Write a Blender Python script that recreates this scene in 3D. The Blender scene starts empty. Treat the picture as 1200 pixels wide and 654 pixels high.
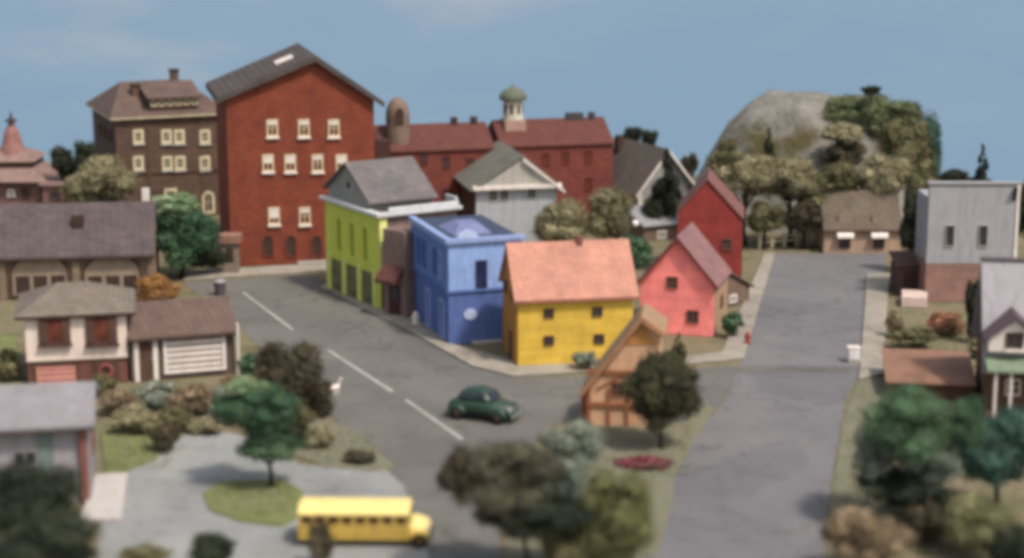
import bpy, math, random
import numpy as np
from mathutils import Vector, Matrix, noise as mnoise
random.seed(11)
rng = np.random.default_rng(11)
S = bpy.context.scene
COL = S.collection

# ------------------------------------------------------------------ camera model (a long lens looking down on the tabletop town)
F, H = 2200.0, 28.0
TH = math.atan(477 / F)
cT, sT = math.cos(TH), math.sin(TH)

def ray(px, py):
    u, v = (px - 600) / F, (327 - py) / F
    return Vector((u, cT + v * sT, -sT + v * cT))

def G(px, py, z=0.0):
    r = ray(px, py)
    t = (z - H) / r.z
    return Vector((r.x * t, r.y * t, z))

def AT(px, py, y):
    r = ray(px, py)
    t = y / r.y
    return Vector((r.x * t, y, H + r.z * t))

def ZAT(y, py):
    v = (327 - py) / F
    return H + y * (v * cT - sT) / (cT + v * sT)

def MPP(y, z=0.0):
    return (y * cT - (z - H) * sT) / F

# ------------------------------------------------------------------ colours and materials
def lin(c):
    c = c / 255.0
    return c / 12.92 if c <= 0.04045 else ((c + 0.055) / 1.055) ** 2.4

def C(r, g, b, k=1.0, sat=1.0):
    r, g, b = lin(r) * k, lin(g) * k, lin(b) * k
    y = 0.3 * r + 0.59 * g + 0.11 * b
    return (y + (r - y) * sat, y + (g - y) * sat, y + (b - y) * sat, 1.0)

def sc(c, k):
    return (min(c[0] * k, 1), min(c[1] * k, 1), min(c[2] * k, 1), 1)

MATS = {}

class NT:
    def __init__(s, name):
        s.m = bpy.data.materials.new(name)
        s.m.use_nodes = True
        s.t = s.m.node_tree
        s.b = s.t.nodes['Principled BSDF']
        s.tc = s.n('ShaderNodeTexCoord')

    def n(s, kind, **kw):
        x = s.t.nodes.new(kind)
        for k, v in kw.items():
            setattr(x, k, v)
        return x

    def l(s, a, b):
        s.t.links.new(a, b)

    def noise(s, scale, detail=5, rough=0.6, vec=None):
        x = s.n('ShaderNodeTexNoise')
        x.inputs['Scale'].default_value = scale
        x.inputs['Detail'].default_value = detail
        x.inputs['Roughness'].default_value = rough
        s.l(vec if vec else s.tc.outputs['Object'], x.inputs['Vector'])
        return x.outputs['Fac']

    def ramp(s, fac, stops):
        r = s.n('ShaderNodeValToRGB')
        el = r.color_ramp.elements
        while len(el) < len(stops):
            el.new(0.5)
        for e, (p, c) in zip(el, stops):
            e.position = p
            e.color = c
        s.l(fac, r.inputs['Fac'])
        return r.outputs['Color']

    def mix(s, fac, a, b, mode='MIX'):
        x = s.n('ShaderNodeMix', data_type='RGBA', blend_type=mode)
        for inp, v in ((x.inputs[0], fac), (x.inputs[6], a), (x.inputs[7], b)):
            if isinstance(v, (int, float, tuple)):
                inp.default_value = v
            else:
                s.l(v, inp)
        return x.outputs[2]

    def bump(s, h, strength=0.3, dist=0.05):
        x = s.n('ShaderNodeBump')
        x.inputs['Strength'].default_value = strength
        x.inputs['Distance'].default_value = dist
        s.l(h, x.inputs['Height'])
        s.l(x.outputs['Normal'], s.b.inputs['Normal'])

    def done(s, col, rough=0.85, spec=0.25):
        if isinstance(col, tuple):
            s.b.inputs['Base Color'].default_value = col
        else:
            s.l(col, s.b.inputs['Base Color'])
        s.b.inputs['Roughness'].default_value = rough
        s.b.inputs['Specular IOR Level'].default_value = spec
        return s.m

def paint(name, c, var=0.22, scale=1.6, rough=0.8, bump=0.25, spec=0.25):
    """painted card, plaster, plain board: blotchy with fine grain"""
    if name in MATS: return MATS[name]
    t = NT(name)
    big = t.ramp(t.noise(scale, 6, 0.65), [(0.3, sc(c, 1 - var)), (0.7, sc(c, 1 + var * 0.7))])
    fine = t.ramp(t.noise(scale * 14, 3, 0.7), [(0.35, (0.82, 0.82, 0.82, 1)), (0.65, (1.08, 1.08, 1.08, 1))])
    col = t.mix(1.0, big, fine, 'MULTIPLY')
    mp = t.n('ShaderNodeMapping'); mp.inputs['Scale'].default_value = (2.6, 2.6, 0.35)
    t.l(t.tc.outputs['Object'], mp.inputs['Vector'])
    streak = t.ramp(t.noise(1.0, 5, 0.7, mp.outputs['Vector']), [(0.34, (0.8, 0.78, 0.76, 1)), (0.52, (1, 1, 1, 1))])
    col = t.mix(0.8, col, streak, 'MULTIPLY')
    t.bump(t.noise(scale * 12, 4), bump, 0.03)
    MATS[name] = t.done(col, rough, spec)
    return MATS[name]

def courses(name, c1, c2, mortar, bw=0.5, bh=0.16, msize=0.02, rough=0.85, bump=0.4, zk=1.0):
    """brick walls, shingled roofs, clapboards: rows running along the wall"""
    if name in MATS: return MATS[name]
    t = NT(name)
    sp = t.n('ShaderNodeSeparateXYZ'); t.l(t.tc.outputs['Object'], sp.inputs[0])
    ad = t.n('ShaderNodeMath', operation='ADD'); t.l(sp.outputs[0], ad.inputs[0]); t.l(sp.outputs[1], ad.inputs[1])
    mu = t.n('ShaderNodeMath', operation='MULTIPLY'); t.l(sp.outputs[2], mu.inputs[0]); mu.inputs[1].default_value = zk
    cb = t.n('ShaderNodeCombineXYZ'); t.l(ad.outputs[0], cb.inputs[0]); t.l(mu.outputs[0], cb.inputs[1])
    br = t.n('ShaderNodeTexBrick')
    t.l(cb.outputs[0], br.inputs['Vector'])
    br.inputs['Scale'].default_value = 1.0
    br.inputs['Brick Width'].default_value = bw
    br.inputs['Row Height'].default_value = bh
    br.inputs['Mortar Size'].default_value = msize
    br.inputs['Mortar Smooth'].default_value = 0.3
    br.inputs['Color1'].default_value = c1
    br.inputs['Color2'].default_value = c2
    br.inputs['Mortar'].default_value = mortar
    st = t.ramp(t.noise(0.7, 6, 0.7), [(0.3, (0.72, 0.72, 0.74, 1)), (0.68, (1.15, 1.12, 1.08, 1))])
    col = t.mix(1.0, br.outputs['Color'], st, 'MULTIPLY')
    t.bump(br.outputs['Fac'], -bump if False else bump, -0.02)
    MATS[name] = t.done(col, rough, 0.2)
    return MATS[name]

def foliage(name, c1, c2, c3=None):
    if name in MATS: return MATS[name]
    t = NT(name)
    kf = 1.0 if name in ('foliage_dark', 'foliage_umber', 'foliage_deep_olive', 'petals', 'foliage_green', 'foliage_teal', 'foliage_mid_green') else (1.1 if name in ('foliage_pale_olive', 'foliage_yellow_green', 'foliage_orange') else 1.25)
    c1, c2, c3 = sc(c1, kf), sc(c2, kf), (sc(c3, kf) if c3 else None)
    g = t.n('ShaderNodeNewGeometry')
    col = t.ramp(g.outputs['Random Per Island'], [(0.0, sc(c1, 0.7)), (0.5, c1), (1.0, c2)])
    if c3:
        f = t.ramp(t.noise(0.55, 3, 0.6), [(0.42, (0, 0, 0, 1)), (0.62, (1, 1, 1, 1))])
        col = t.mix(f, col, c3)
    MATS[name] = t.done(col, 0.95, 0.05)
    return MATS[name]

def glassy(name, c, rough=0.15):
    if name in MATS: return MATS[name]
    t = NT(name)
    col = t.ramp(t.noise(1.3, 2), [(0.35, sc(c, 0.6)), (0.7, sc(c, 1.5))])
    MATS[name] = t.done(col, rough, 0.5)
    return MATS[name]

def ground_mat(name, stops, scale=0.35, fine=9.0, bump=0.5, rough=0.95, wear=0.0):
    if name in MATS: return MATS[name]
    t = NT(name)
    col = t.ramp(t.noise(scale, 7, 0.68), stops)
    fi = t.ramp(t.noise(fine, 4, 0.75), [(0.3, (0.72, 0.72, 0.72, 1)), (0.7, (1.22, 1.22, 1.22, 1))])
    col = t.mix(1.0, col, fi, 'MULTIPLY')
    if wear:
        wob = t.n('ShaderNodeTexNoise'); wob.inputs['Scale'].default_value = 0.8; wob.inputs['Detail'].default_value = 4
        t.l(t.tc.outputs['Object'], wob.inputs['Vector'])
        wv = t.n('ShaderNodeMix', data_type='RGBA'); wv.inputs[0].default_value = 0.12
        va = t.n('ShaderNodeVectorMath', operation='ADD'); vs_ = t.n('ShaderNodeVectorMath', operation='SCALE'); vs_.inputs['Scale'].default_value = 2.2
        t.l(wob.outputs['Color'], vs_.inputs[0]); t.l(t.tc.outputs['Object'], va.inputs[0]); t.l(vs_.outputs[0], va.inputs[1])
        vo = t.n('ShaderNodeTexVoronoi', feature='DISTANCE_TO_EDGE'); vo.inputs['Scale'].default_value = 0.16
        t.l(va.outputs[0], vo.inputs['Vector'])
        cr = t.ramp(vo.outputs['Distance'], [(0.0, (1 - wear, 1 - wear, 1 - wear, 1)), (0.018, (1, 1, 1, 1))])
        col = t.mix(1.0, col, cr, 'MULTIPLY')
        pv = t.n('ShaderNodeTexVoronoi', distance='CHEBYCHEV'); pv.inputs['Scale'].default_value = 0.13
        t.l(t.tc.outputs['Object'], pv.inputs['Vector'])
        sp = t.n('ShaderNodeSeparateXYZ'); t.l(pv.outputs['Color'], sp.inputs[0])
        pc = t.ramp(sp.outputs[0], [(0.0, (0.91, 0.91, 0.92, 1)), (0.22, (0.92, 0.92, 0.93, 1)), (0.26, (1, 1, 1, 1)), (1.0, (1.05, 1.05, 1.04, 1))])
        col = t.mix(1.0, col, pc, 'MULTIPLY')
        oil = t.ramp(t.noise(0.9, 3, 0.5), [(0.28, (0.78, 0.77, 0.76, 1)), (0.40, (1, 1, 1, 1))])
        col = t.mix(1.0, col, oil, 'MULTIPLY')
    t.bump(t.noise(fine, 5, 0.7), bump, 0.08)
    MATS[name] = t.done(col, rough, 0.1)
    return MATS[name]

# ------------------------------------------------------------------ mesh builder
class MB:
    def __init__(s):
        s.v, s.f = [], []

    def add(s, vs, fs):
        o = len(s.v)
        s.v += [tuple(p) for p in vs]
        s.f += [tuple(i + o for i in f) for f in fs]
        return s

    def box(s, x0, y0, z0, x1, y1, z1):
        return s.add([(x0, y0, z0), (x1, y0, z0), (x1, y1, z0), (x0, y1, z0), (x0, y0, z1), (x1, y0, z1), (x1, y1, z1), (x0, y1, z1)],
                     [(3, 2, 1, 0), (4, 5, 6, 7), (0, 1, 5, 4), (1, 2, 6, 5), (2, 3, 7, 6), (3, 0, 4, 7)])

    def extr(s, pts, fn0, fn1):
        n = len(pts)
        vs = [fn0(*p) for p in pts] + [fn1(*p) for p in pts]
        fs = [tuple(range(n))[::-1], tuple(range(n, 2 * n))] + [(i, (i + 1) % n, n + (i + 1) % n, n + i) for i in range(n)]
        return s.add(vs, fs)

    def prism_y(s, xz, y0, y1):
        return s.extr(xz, lambda x, z: (x, y0, z), lambda x, z: (x, y1, z))

    def prism_x(s, yz, x0, x1):
        return s.extr(yz, lambda y, z: (x0, y, z), lambda y, z: (x1, y, z))

    def prism_z(s, xy, z0, z1):
        return s.extr(xy, lambda x, y: (x, y, z0), lambda x, y: (x, y, z1))

    def lathe(s, prof, cx=0, cy=0, n=16, axis='z', cz=0):
        vs, fs = [], []
        for r, h in prof:
            for i in range(n):
                a = 2 * math.pi * i / n
                p, q = r * math.cos(a), r * math.sin(a)
                vs.append((cx + p, cy + q, cz + h) if axis == 'z' else ((cx + p, cy + h, cz + q) if axis == 'y' else (cx + h, cy + p, cz + q)))
        for k in range(len(prof) - 1):
            for i in range(n):
                j = (i + 1) % n
                fs.append((k * n + i, k * n + j, (k + 1) * n + j, (k + 1) * n + i))
        fs.append(tuple(range(n))[::-1])
        fs.append(tuple(range((len(prof) - 1) * n, len(prof) * n)))
        return s.add(vs, fs)

    def tube(s, path, rad, n=8):
        vs, fs = [], []
        for k, (p, r) in enumerate(zip(path, rad)):
            p = Vector(p)
            d = (Vector(path[min(k + 1, len(path) - 1)]) - Vector(path[max(k - 1, 0)])).normalized()
            a = d.orthogonal().normalized() if abs(d.z) < 0.95 else Vector((1, 0, 0))
            b = d.cross(a).normalized(); a = b.cross(d)
            for i in range(n):
                t = 2 * math.pi * i / n
                vs.append(p + a * r * math.cos(t) + b * r * math.sin(t))
        for k in range(len(path) - 1):
            for i in range(n):
                j = (i + 1) % n
                fs.append((k * n + i, k * n + j, (k + 1) * n + j, (k + 1) * n + i))
        fs.append(tuple(range(n))[::-1]); fs.append(tuple(range((len(path) - 1) * n, len(path) * n)))
        return s.add(vs, fs)

    def ring(s, outer, inner, y0, y1):
        """flat frame between two outlines of the same point count, in x-z, from y0 (front) to y1"""
        n = len(outer)
        vs = [(x, y0, z) for x, z in outer] + [(x, y0, z) for x, z in inner] + [(x, y1, z) for x, z in outer] + [(x, y1, z) for x, z in inner]
        fs = []
        for i in range(n):
            j = (i + 1) % n
            fs += [(i, j, n + j, n + i), (2 * n + i, i + 0, j, 2 * n + j)[::-1], (n + i, n + j, 3 * n + j, 3 * n + i), (2 * n + i, 3 * n + i, 3 * n + j, 2 * n + j)]
        return s.add(vs, fs)

    def build(s, name, mat, parent=None, loc=(0, 0, 0), smooth=False, bevel=0.0):
        me = bpy.data.meshes.new(name)
        me.from_pydata(s.v, [], s.f)
        import bmesh
        b = bmesh.new(); b.from_mesh(me)
        bmesh.ops.recalc_face_normals(b, faces=b.faces)
        b.to_mesh(me); b.free()
        me.materials.append(mat)
        if smooth:
            me.polygons.foreach_set('use_smooth', [True] * len(me.polygons))
        o = bpy.data.objects.new(name, me)
        COL.objects.link(o)
        o.location = loc
        if parent: o.parent = parent
        if bevel:
            m = o.modifiers.new('edge', 'BEVEL'); m.width = bevel; m.segments = 2; m.limit_method = 'ANGLE'
        return o

def tag(o, label=None, cat=None, group=None, kind=None):
    if label: o['label'] = label
    if cat: o['category'] = cat
    if group: o['group'] = group
    if kind: o['kind'] = kind
    return o

def empty(name, loc, rz=0.0):
    o = bpy.data.objects.new(name, None)
    o.empty_display_size = 0.3
    COL.objects.link(o)
    o.location = loc
    o.rotation_euler = (0, 0, rz)
    return o

def rect(w, h):
    return [(-w / 2, -h / 2), (w / 2, -h / 2), (w / 2, h / 2), (-w / 2, h / 2)]

def arch(w, h, n=9, rise=None):
    r = w / 2 if rise is None else rise
    pts = [(-w / 2, -h / 2), (w / 2, -h / 2)]
    for i in range(n + 1):
        a = math.pi * i / n
        pts.append((w / 2 * math.cos(a), h / 2 - r + r * math.sin(a)))
    return pts

# ------------------------------------------------------------------ shared materials
M = {}
M['white'] = paint('white_paint', C(226, 214, 204), 0.12)
M['cream'] = paint('cream_paint', C(222, 206, 170), 0.15)
M['darkwood'] = paint('dark_brown_wood', C(66, 50, 42), 0.3)
M['trim_brown'] = paint('brown_trim', C(88, 64, 54), 0.3)
M['glass'] = glassy('dark_glass', C(48, 50, 54))
M['redglass'] = glassy('red_brown_glass', C(92, 50, 40))
M['black'] = paint('black_rubber', C(30, 29, 30), 0.2)
M['chrome'] = paint('chrome', C(190, 195, 195), 0.05, rough=0.25, spec=0.8)
M['bark'] = paint('bark', C(62, 50, 42), 0.35, 4.0, bump=0.8)
M['concrete'] = paint('concrete', C(168, 162, 152), 0.18, 1.2)

# ------------------------------------------------------------------ building frame
class B:
    """a building whose front wall stands between two ground points; local x along the front, y into the depth, z up"""
    def __init__(s, name, label, cat, L, R, depth, group=None):
        PL, PR = G(*L), G(*R)
        d = PR - PL
        s.W, s.D = d.length, depth
        s.rz = math.atan2(d.y, d.x)
        s.root = tag(empty(name, PL, s.rz), label, cat, group)
        s.M = Matrix.Translation(PL) @ Matrix.Rotation(s.rz, 4, 'Z')
        s.I = s.M.inverted()

    def z(s, x, y, py):
        return ZAT((s.M @ Vector((x, y, 0))).y, py)

    def on(s, px, py, face='front'):
        o = s.I @ Vector((0, 0, H)); d = s.I.to_3x3() @ ray(px, py)
        if face == 'front':
            t = -o.y / d.y; p = o + d * t
            return p.x, p.z
        X = 0.0 if face == 'left' else s.W
        t = (X - o.x) / d.x; p = o + d * t
        return p.y, p.z

    def part(s, name, mb, mat, parent=None, label=None, bevel=0.02, smooth=False):
        o = mb.build(name, mat, parent or s.root, bevel=bevel, smooth=smooth)
        if label: o['label'] = label
        return o

    def place(s, o, face, a, z, off=0.0):
        if face == 'front': o.location = (a, -off, z)
        elif face == 'left': o.location = (-off, a, z); o.rotation_euler = (0, 0, -math.pi / 2)
        elif face == 'right': o.location = (s.W + off, a, z); o.rotation_euler = (0, 0, math.pi / 2)
        return o

    def size(s, px, py, w, h, face='front'):
        a0, z0 = s.on(px - w / 2, py, face); a1, _ = s.on(px + w / 2, py, face)
        _, zb = s.on(px, py + h / 2, face); _, zt = s.on(px, py - h / 2, face)
        return abs(a1 - a0), abs(zt - zb)

    def win(s, px, py, w, h, face='front', glass=None, frame=None, style='rect', t=0.09, sill=None, lintel=None, bars=True, name='window', blind=None, off=0.0):
        a, z = s.on(px, py, face)
        w, h = s.size(px, py, w, h, face)
        return s.win_at(a, z, w, h, face, glass, frame, style, t, sill, lintel, bars, name, blind, off)

    def win_at(s, a, z, w, h, face='front', glass=None, frame=None, style='rect', t=0.09, sill=None, lintel=None, bars=True, name='window', blind=None, off=0.0):
        shape = rect if style == 'rect' else arch
        mb = MB().prism_y(shape(w - 0.02, h - 0.02), -0.03, 0.02)
        o = mb.build(name, glass or M['glass'], s.root)
        s.place(o, face, a, z, off)
        f = MB().ring(shape(w, h), shape(w - 2 * t, h - 2 * t), -0.10, 0.0)
        if bars:
            f.box(-0.025, -0.07, -h / 2 + t, 0.025, -0.035, h / 2 - t)
            f.box(-w / 2 + t, -0.065, -0.02, w / 2 - t, -0.037, 0.02)
        f.build('frame', frame or M['white'], o)
        if sill:
            MB().box(-w / 2 - 0.08, -0.2, -h / 2 - 0.16, w / 2 + 0.08, 0, -h / 2 - 0.004).build('sill', sill, o, bevel=0.015)
        if lintel:
            MB().box(-w / 2 - 0.06, -0.14, h / 2 + 0.004, w / 2 + 0.06, 0, h / 2 + 0.2).build('lintel', lintel, o, bevel=0.015)
        if blind:
            MB().box(-w / 2 + t, -0.06, h * random.choice((-0.12, 0.02, 0.1, 0.18)), w / 2 - t, -0.032, h / 2 - t - 0.01).build('blind', blind, o)
        return o

    # --- bodies and roofs
    def gable_x(s, he, hr, wall, roof, over=0.35, oside=0.3, t=0.16, ym=None, x0=0, x1=None, name='wall', rname='roof', fascia=None):
        """ridge parallel to the front"""
        x1 = s.W if x1 is None else x1
        D = s.D; ym = D / 2 if ym is None else ym
        body = s.part(name, MB().prism_x([(0, 0), (D, 0), (D, he), (ym, hr), (0, he)], x0, x1), wall)
        k0, k1 = (hr - he) / ym, (hr - he) / (D - ym)
        g = 0.012
        low = [(-over, he - over * k0 + g), (ym, hr + g), (D + over, he - over * k1 + g)]
        up = [(D + over, he - over * k1 + t), (ym, hr + t * 1.15), (-over, he - over * k0 + t)]
        r = s.part(rname, MB().prism_x(low + up, x0 - oside, x1 + oside), roof)
        if fascia:
            s.part('fascia', MB().box(x0 - oside + 0.004, -over - 0.05, he - over * k0 - 0.1, x1 + oside - 0.004, -over + 0.02, he - over * k0 + g - 0.003), fascia)
        return body, r

    def gable_y(s, he, hr, wall, roof, over=0.3, ofront=0.3, t=0.16, xm=None, he2=None, barge=None):
        """gable facing the front"""
        W, D = s.W, s.D
        xm = W / 2 if xm is None else xm
        he2 = he if he2 is None else he2
        body = s.part('wall', MB().prism_y([(0, 0), (W, 0), (W, he2), (xm, hr), (0, he)], 0, D), wall)
        k0, k1 = (hr - he) / xm, (hr - he2) / (W - xm)
        g = 0.012
        low = [(-over, he - over * k0 + g), (xm, hr + g), (W + over, he2 - over * k1 + g)]
        up = [(W + over, he2 - over * k1 + t), (xm, hr + t * 1.15), (-over, he - over * k0 + t)]
        r = s.part('roof', MB().prism_y(low + up, -ofront, D + 0.2), roof)
        if barge:
            lo = [(x, z - 0.16) for x, z in low]; upb = [(x, z - 0.02) for x, z in up]
            s.part('bargeboard', MB().prism_y(lo + upb, -ofront - 0.09, -ofront - 0.004), barge)
        return body, r

    def hip(s, he, hr, roof, over=0.4, rx0=None, rx1=None, ry=None, x0=0, x1=None, y0=0, y1=None, fascia=None, name='roof', top=None):
        x1 = s.W if x1 is None else x1
        y1 = s.D if y1 is None else y1
        ry = (y0 + y1) / 2 if ry is None else ry
        rx0 = x0 + (x1 - x0) * 0.3 if rx0 is None else rx0
        rx1 = x1 - (x1 - x0) * 0.3 if rx1 is None else rx1
        a, b, c, d = x0 - over, x1 + over, y0 - over, y1 + over
        e = top if top else 0.02
        mb = MB().add([(a, c, he), (b, c, he), (b, d, he), (a, d, he), (rx0, ry - e, hr), (rx1, ry - e, hr), (rx1, ry + e, hr), (rx0, ry + e, hr)],
                      [(3, 2, 1, 0), (0, 1, 5, 4), (1, 2, 6, 5), (2, 3, 7, 6), (3, 0, 4, 7), (4, 5, 6, 7)])
        r = s.part(name, mb, roof)
        if fascia:
            s.part('fascia', MB().box(a + 0.04, c + 0.04, he - 0.16, b - 0.04, d - 0.04, he - 0.004), fascia)
        return r

# ------------------------------------------------------------------ foliage
def ico():
    p = (1 + 5 ** 0.5) / 2
    v = [(-1, p, 0), (1, p, 0), (-1, -p, 0), (1, -p, 0), (0, -1, p), (0, 1, p), (0, -1, -p), (0, 1, -p), (p, 0, -1), (p, 0, 1), (-p, 0, -1), (-p, 0, 1)]
    v = [Vector(x).normalized() for x in v]
    f = [(0, 11, 5), (0, 5, 1), (0, 1, 7), (0, 7, 10), (0, 10, 11), (1, 5, 9), (5, 11, 4), (11, 10, 2), (10, 7, 6), (7, 1, 8), (3, 9, 4), (3, 4, 2), (3, 2, 6), (3, 6, 8), (3, 8, 9), (4, 9, 5), (2, 4, 11), (6, 2, 10), (8, 6, 7), (9, 8, 1)]
    mid = {}
    nf = []
    def m(a, b):
        k = (min(a, b), max(a, b))
        if k not in mid:
            v.append(((v[a] + v[b]) / 2).normalized()); mid[k] = len(v) - 1
        return mid[k]
    for a, b, c in f:
        ab, bc, ca = m(a, b), m(b, c), m(c, a)
        nf += [(a, ab, ca), (b, bc, ab), (c, ca, bc), (ab, bc, ca)]
    return np.array([tuple(x) for x in v]), nf
ICO_V, ICO_F = ico()

def crown_mesh(name, rx, ry, rz, mat, leaf=0.115, dens=1.0, k=None, zmin=None, cone=False, open_=0.0):
    """clumps of small leaf-sized faces spread over a crown centred on the origin"""
    r0 = (rx * ry * rz) ** (1 / 3)
    k = k or int(min(44, 18 + 7 * r0))
    an = np.array([rx, ry, rz]) / r0
    cl = []
    for i in range(k):
        d = rng.normal(size=3); d /= np.linalg.norm(d)
        q = rng.uniform(0.45, 0.74) if i > 3 else 0.25
        c = d * q * np.array([rx, ry, rz])
        r = r0 * (rng.uniform(0.26, 0.40) if i > 3 else 0.42)
        if cone:
            t = i / k
            a = rng.random() * 6.28
            w = (1 - t) ** 0.9
            c = np.array([rx * 0.62 * w * math.cos(a), ry * 0.62 * w * math.sin(a), rz * (-0.92 + 1.8 * t)])
            r = max(rx * 0.5 * w, rx * 0.14)
        cl.append((*c, r))
    cl = np.array(cl)
    area = 4 * math.pi * (cl[:, 3] ** 2)
    n = int(min(17000, dens * 1.9 * area.sum() * (1 if not cone else 1.6) / (leaf * leaf * 2.2)))
    idx = rng.choice(k, size=n, p=area / area.sum())
    d = rng.normal(size=(n, 3)); d /= np.linalg.norm(d, axis=1)[:, None]
    rr = cl[idx, 3] * (0.68 + 0.42 * rng.random(n) ** 0.8)
    p = cl[idx, :3] + d * rr[:, None] * (an if not cone else np.array([1.0, 1.0, 1.2]))
    # ragged edge: a share of stray leaves further out
    stray = rng.random(n) < 0.06
    p[stray] += d[stray] * (cl[idx[stray], 3] * 0.3)[:, None]
    keep = np.ones(n, bool)
    if zmin is not None: keep &= p[:, 2] > zmin
    p, d = p[keep], d[keep]
    n = len(p)
    nn = d + 0.75 * rng.normal(size=(n, 3)); nn /= np.linalg.norm(nn, axis=1)[:, None]
    tt = np.cross(nn, rng.normal(size=(n, 3))); tt /= np.linalg.norm(tt, axis=1)[:, None] + 1e-9
    bb = np.cross(nn, tt)
    s1 = (leaf * (0.55 + 0.8 * rng.random(n)))[:, None] * 0.5
    s2 = s1 * (0.6 + 0.5 * rng.random(n))[:, None]
    quad = np.stack([p - tt * s1, p - bb * s2 + nn * s1 * 0.3, p + tt * s1, p + bb * s2 + nn * s1 * 0.3], 1).reshape(-1, 3)
    vs = quad.tolist()
    fs = [(4 * i, 4 * i + 1, 4 * i + 2, 4 * i + 3) for i in range(n)]
    for c in cl:
        j = 1 + 0.25 * rng.normal(size=(len(ICO_V), 1))
        q = c[:3] + ICO_V * c[3] * (0.66 - open_) * j * (an if not cone else np.array([1.0, 1.0, 1.2]))
        if zmin is not None: q[:, 2] = np.maximum(q[:, 2], zmin)
        o = len(vs)
        vs += q.tolist()
        fs += [tuple(a + o for a in f) for f in ICO_F]
    me = bpy.data.meshes.new(name)
    me.from_pydata(vs, [], fs)
    me.materials.append(mat)
    return me

def bush(name, label, cat, cx, cy, w, h, row, mat, leaf=0.115, dens=1.0, group=None, k=None, depth=0.9):
    base = G(cx, row)
    s = MPP(base.y)
    c = AT(cx, cy, base.y)
    rx, rz = w / 2 * s * 1.1, h / 2 * s * 1.08
    me = crown_mesh(name, rx, rx * depth, rz, mat, leaf, dens, k, zmin=-max(c.z, 0.1))
    o = bpy.data.objects.new(name, me); COL.objects.link(o)
    me.transform(Matrix.Translation((0, 0, c.z)))
    o.location = base
    o.rotation_euler.z = 0
    return tag(o, label, cat, group)

def tree(name, label, cat, cx, cy, w, h, row, mat, leaf=0.125, dens=1.0, group=None, tx=None, tr=0.16, cone=False, bark=None, k=None, lean=0.0, open_=0.0, extra=()):
    tx = cx if tx is None else tx
    base = G(tx, row)
    s = MPP(base.y)
    c = AT(cx, cy, base.y) - base
    rx, rz = w / 2 * s * 1.1, h / 2 * s * 1.08
    root = tag(empty(name, base), label, cat, group)
    me = crown_mesh('crown', rx, rx * 0.92, rz, mat, leaf, dens, k, zmin=-max(c.z - 0.05, 0.1), cone=cone, open_=open_)
    o = bpy.data.objects.new('crown', me); COL.objects.link(o); o.parent = root; o.location = c
    for (ex, ey, ew, eh, emat) in extra:
        ec = AT(ex, ey, base.y) - base
        me = crown_mesh('crown', ew / 2 * s * 1.1, ew / 2 * s * 0.95, eh / 2 * s * 1.08, emat, leaf, dens, k)
        o = bpy.data.objects.new('crown', me); COL.objects.link(o); o.parent = root; o.location = ec
    mb = MB()
    top = Vector((c.x, c.y, c.z + (rz * 0.6 if cone else 0.0)))
    n = 6
    path = [Vector((0, 0, -0.05)).lerp(top, i / n) + Vector((random.uniform(-.05, .05), random.uniform(-.05, .05), 0)) * (0 < i < n) for i in range(n + 1)]
    mb.tube(path, [tr * 1.5 if i == 0 else tr * (1 - 0.7 * i / n) for i in range(n + 1)])
    if not cone:
        for i in range(6):
            a = i * 1.05 + random.random()
            p0 = path[3 if i % 2 else 4]
            p2 = top + Vector((math.cos(a) * rx * 0.7, math.sin(a) * rx * 0.7, random.uniform(-0.3, 0.5) * rz))
            p1 = p0.lerp(p2, 0.5) + Vector((0, 0, -0.1 * rz))
            mb.tube([p0, p1, p2], [tr * 0.5, tr * 0.35, tr * 0.12], 6)
    mb.build('trunk', bark or M['bark'], root, smooth=True)
    return root

# ------------------------------------------------------------------ ground, roads, kerbs
def sheet(name, pts, z, mat):
    q = [G(*p) for p in pts]
    mb = MB().add([(v.x, v.y, z) for v in q], [tuple(range(len(q)))])
    return tag(mb.build(name, mat), kind='structure')

def raised(name, pts, z0, z1, mat):
    q = [G(*p) for p in pts]
    return tag(MB().prism_z([(v.x, v.y) for v in q], z0, z1).build(name, mat, bevel=0.03), kind='structure')

m_ground = ground_mat('ground_scatter', [(0.30, C(92, 84, 66)), (0.45, C(112, 108, 82)), (0.58, C(126, 112, 92)), (0.72, C(98, 104, 72))])
m_lawn = ground_mat('lawn_grass', [(0.3, C(92, 96, 58)), (0.5, C(112, 118, 74)), (0.72, C(128, 126, 88))], 0.5, 12)
m_verge = ground_mat('verge_grass', [(0.3, C(104, 102, 82)), (0.5, C(118, 115, 95)), (0.72, C(124, 117, 104))], 0.5, 12)
m_asph = ground_mat('asphalt', [(0.3, C(98, 95, 91)), (0.55, C(109, 106, 101)), (0.75, C(118, 113, 107))], 0.16, 16, 0.35, 0.8, 0.3)
m_asph2 = ground_mat('worn_asphalt', [(0.3, C(105, 103, 104)), (0.55, C(115, 112, 113)), (0.75, C(123, 120, 118))], 0.18, 16, 0.35, 0.8, 0.25)
m_pave = ground_mat('pale_paving', [(0.3, C(126, 126, 122)), (0.55, C(141, 141, 138)), (0.75, C(152, 149, 142))], 0.22, 14, 0.3, 0.85, 0.2)
m_walk = ground_mat('sidewalk_concrete', [(0.3, C(132, 124, 112)), (0.55, C(152, 144, 132)), (0.75, C(164, 156, 142))], 0.6, 10, 0.3, 0.85, 0.25)
m_line = ground_mat('worn_white_line', [(0.3, C(140, 136, 129)), (0.6, C(166, 162, 154)), (0.8, C(182, 178, 170))], 1.2, 12, 0.1, 0.8)

# ground: one sheet with gentle unevenness, reaching the painted sky
gm = MB()
nx, ny = 90, 70
for j in range(ny + 1):
    for i in range(nx + 1):
        gm.v.append((-110 + 220 * i / nx, 30 + 150 * j / ny, -0.02))
for j in range(ny):
    for i in range(nx):
        a = j * (nx + 1) + i
        gm.f.append((a, a + 1, a + nx + 2, a + nx + 1))
tag(gm.build('ground', m_ground), kind='structure')

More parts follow.
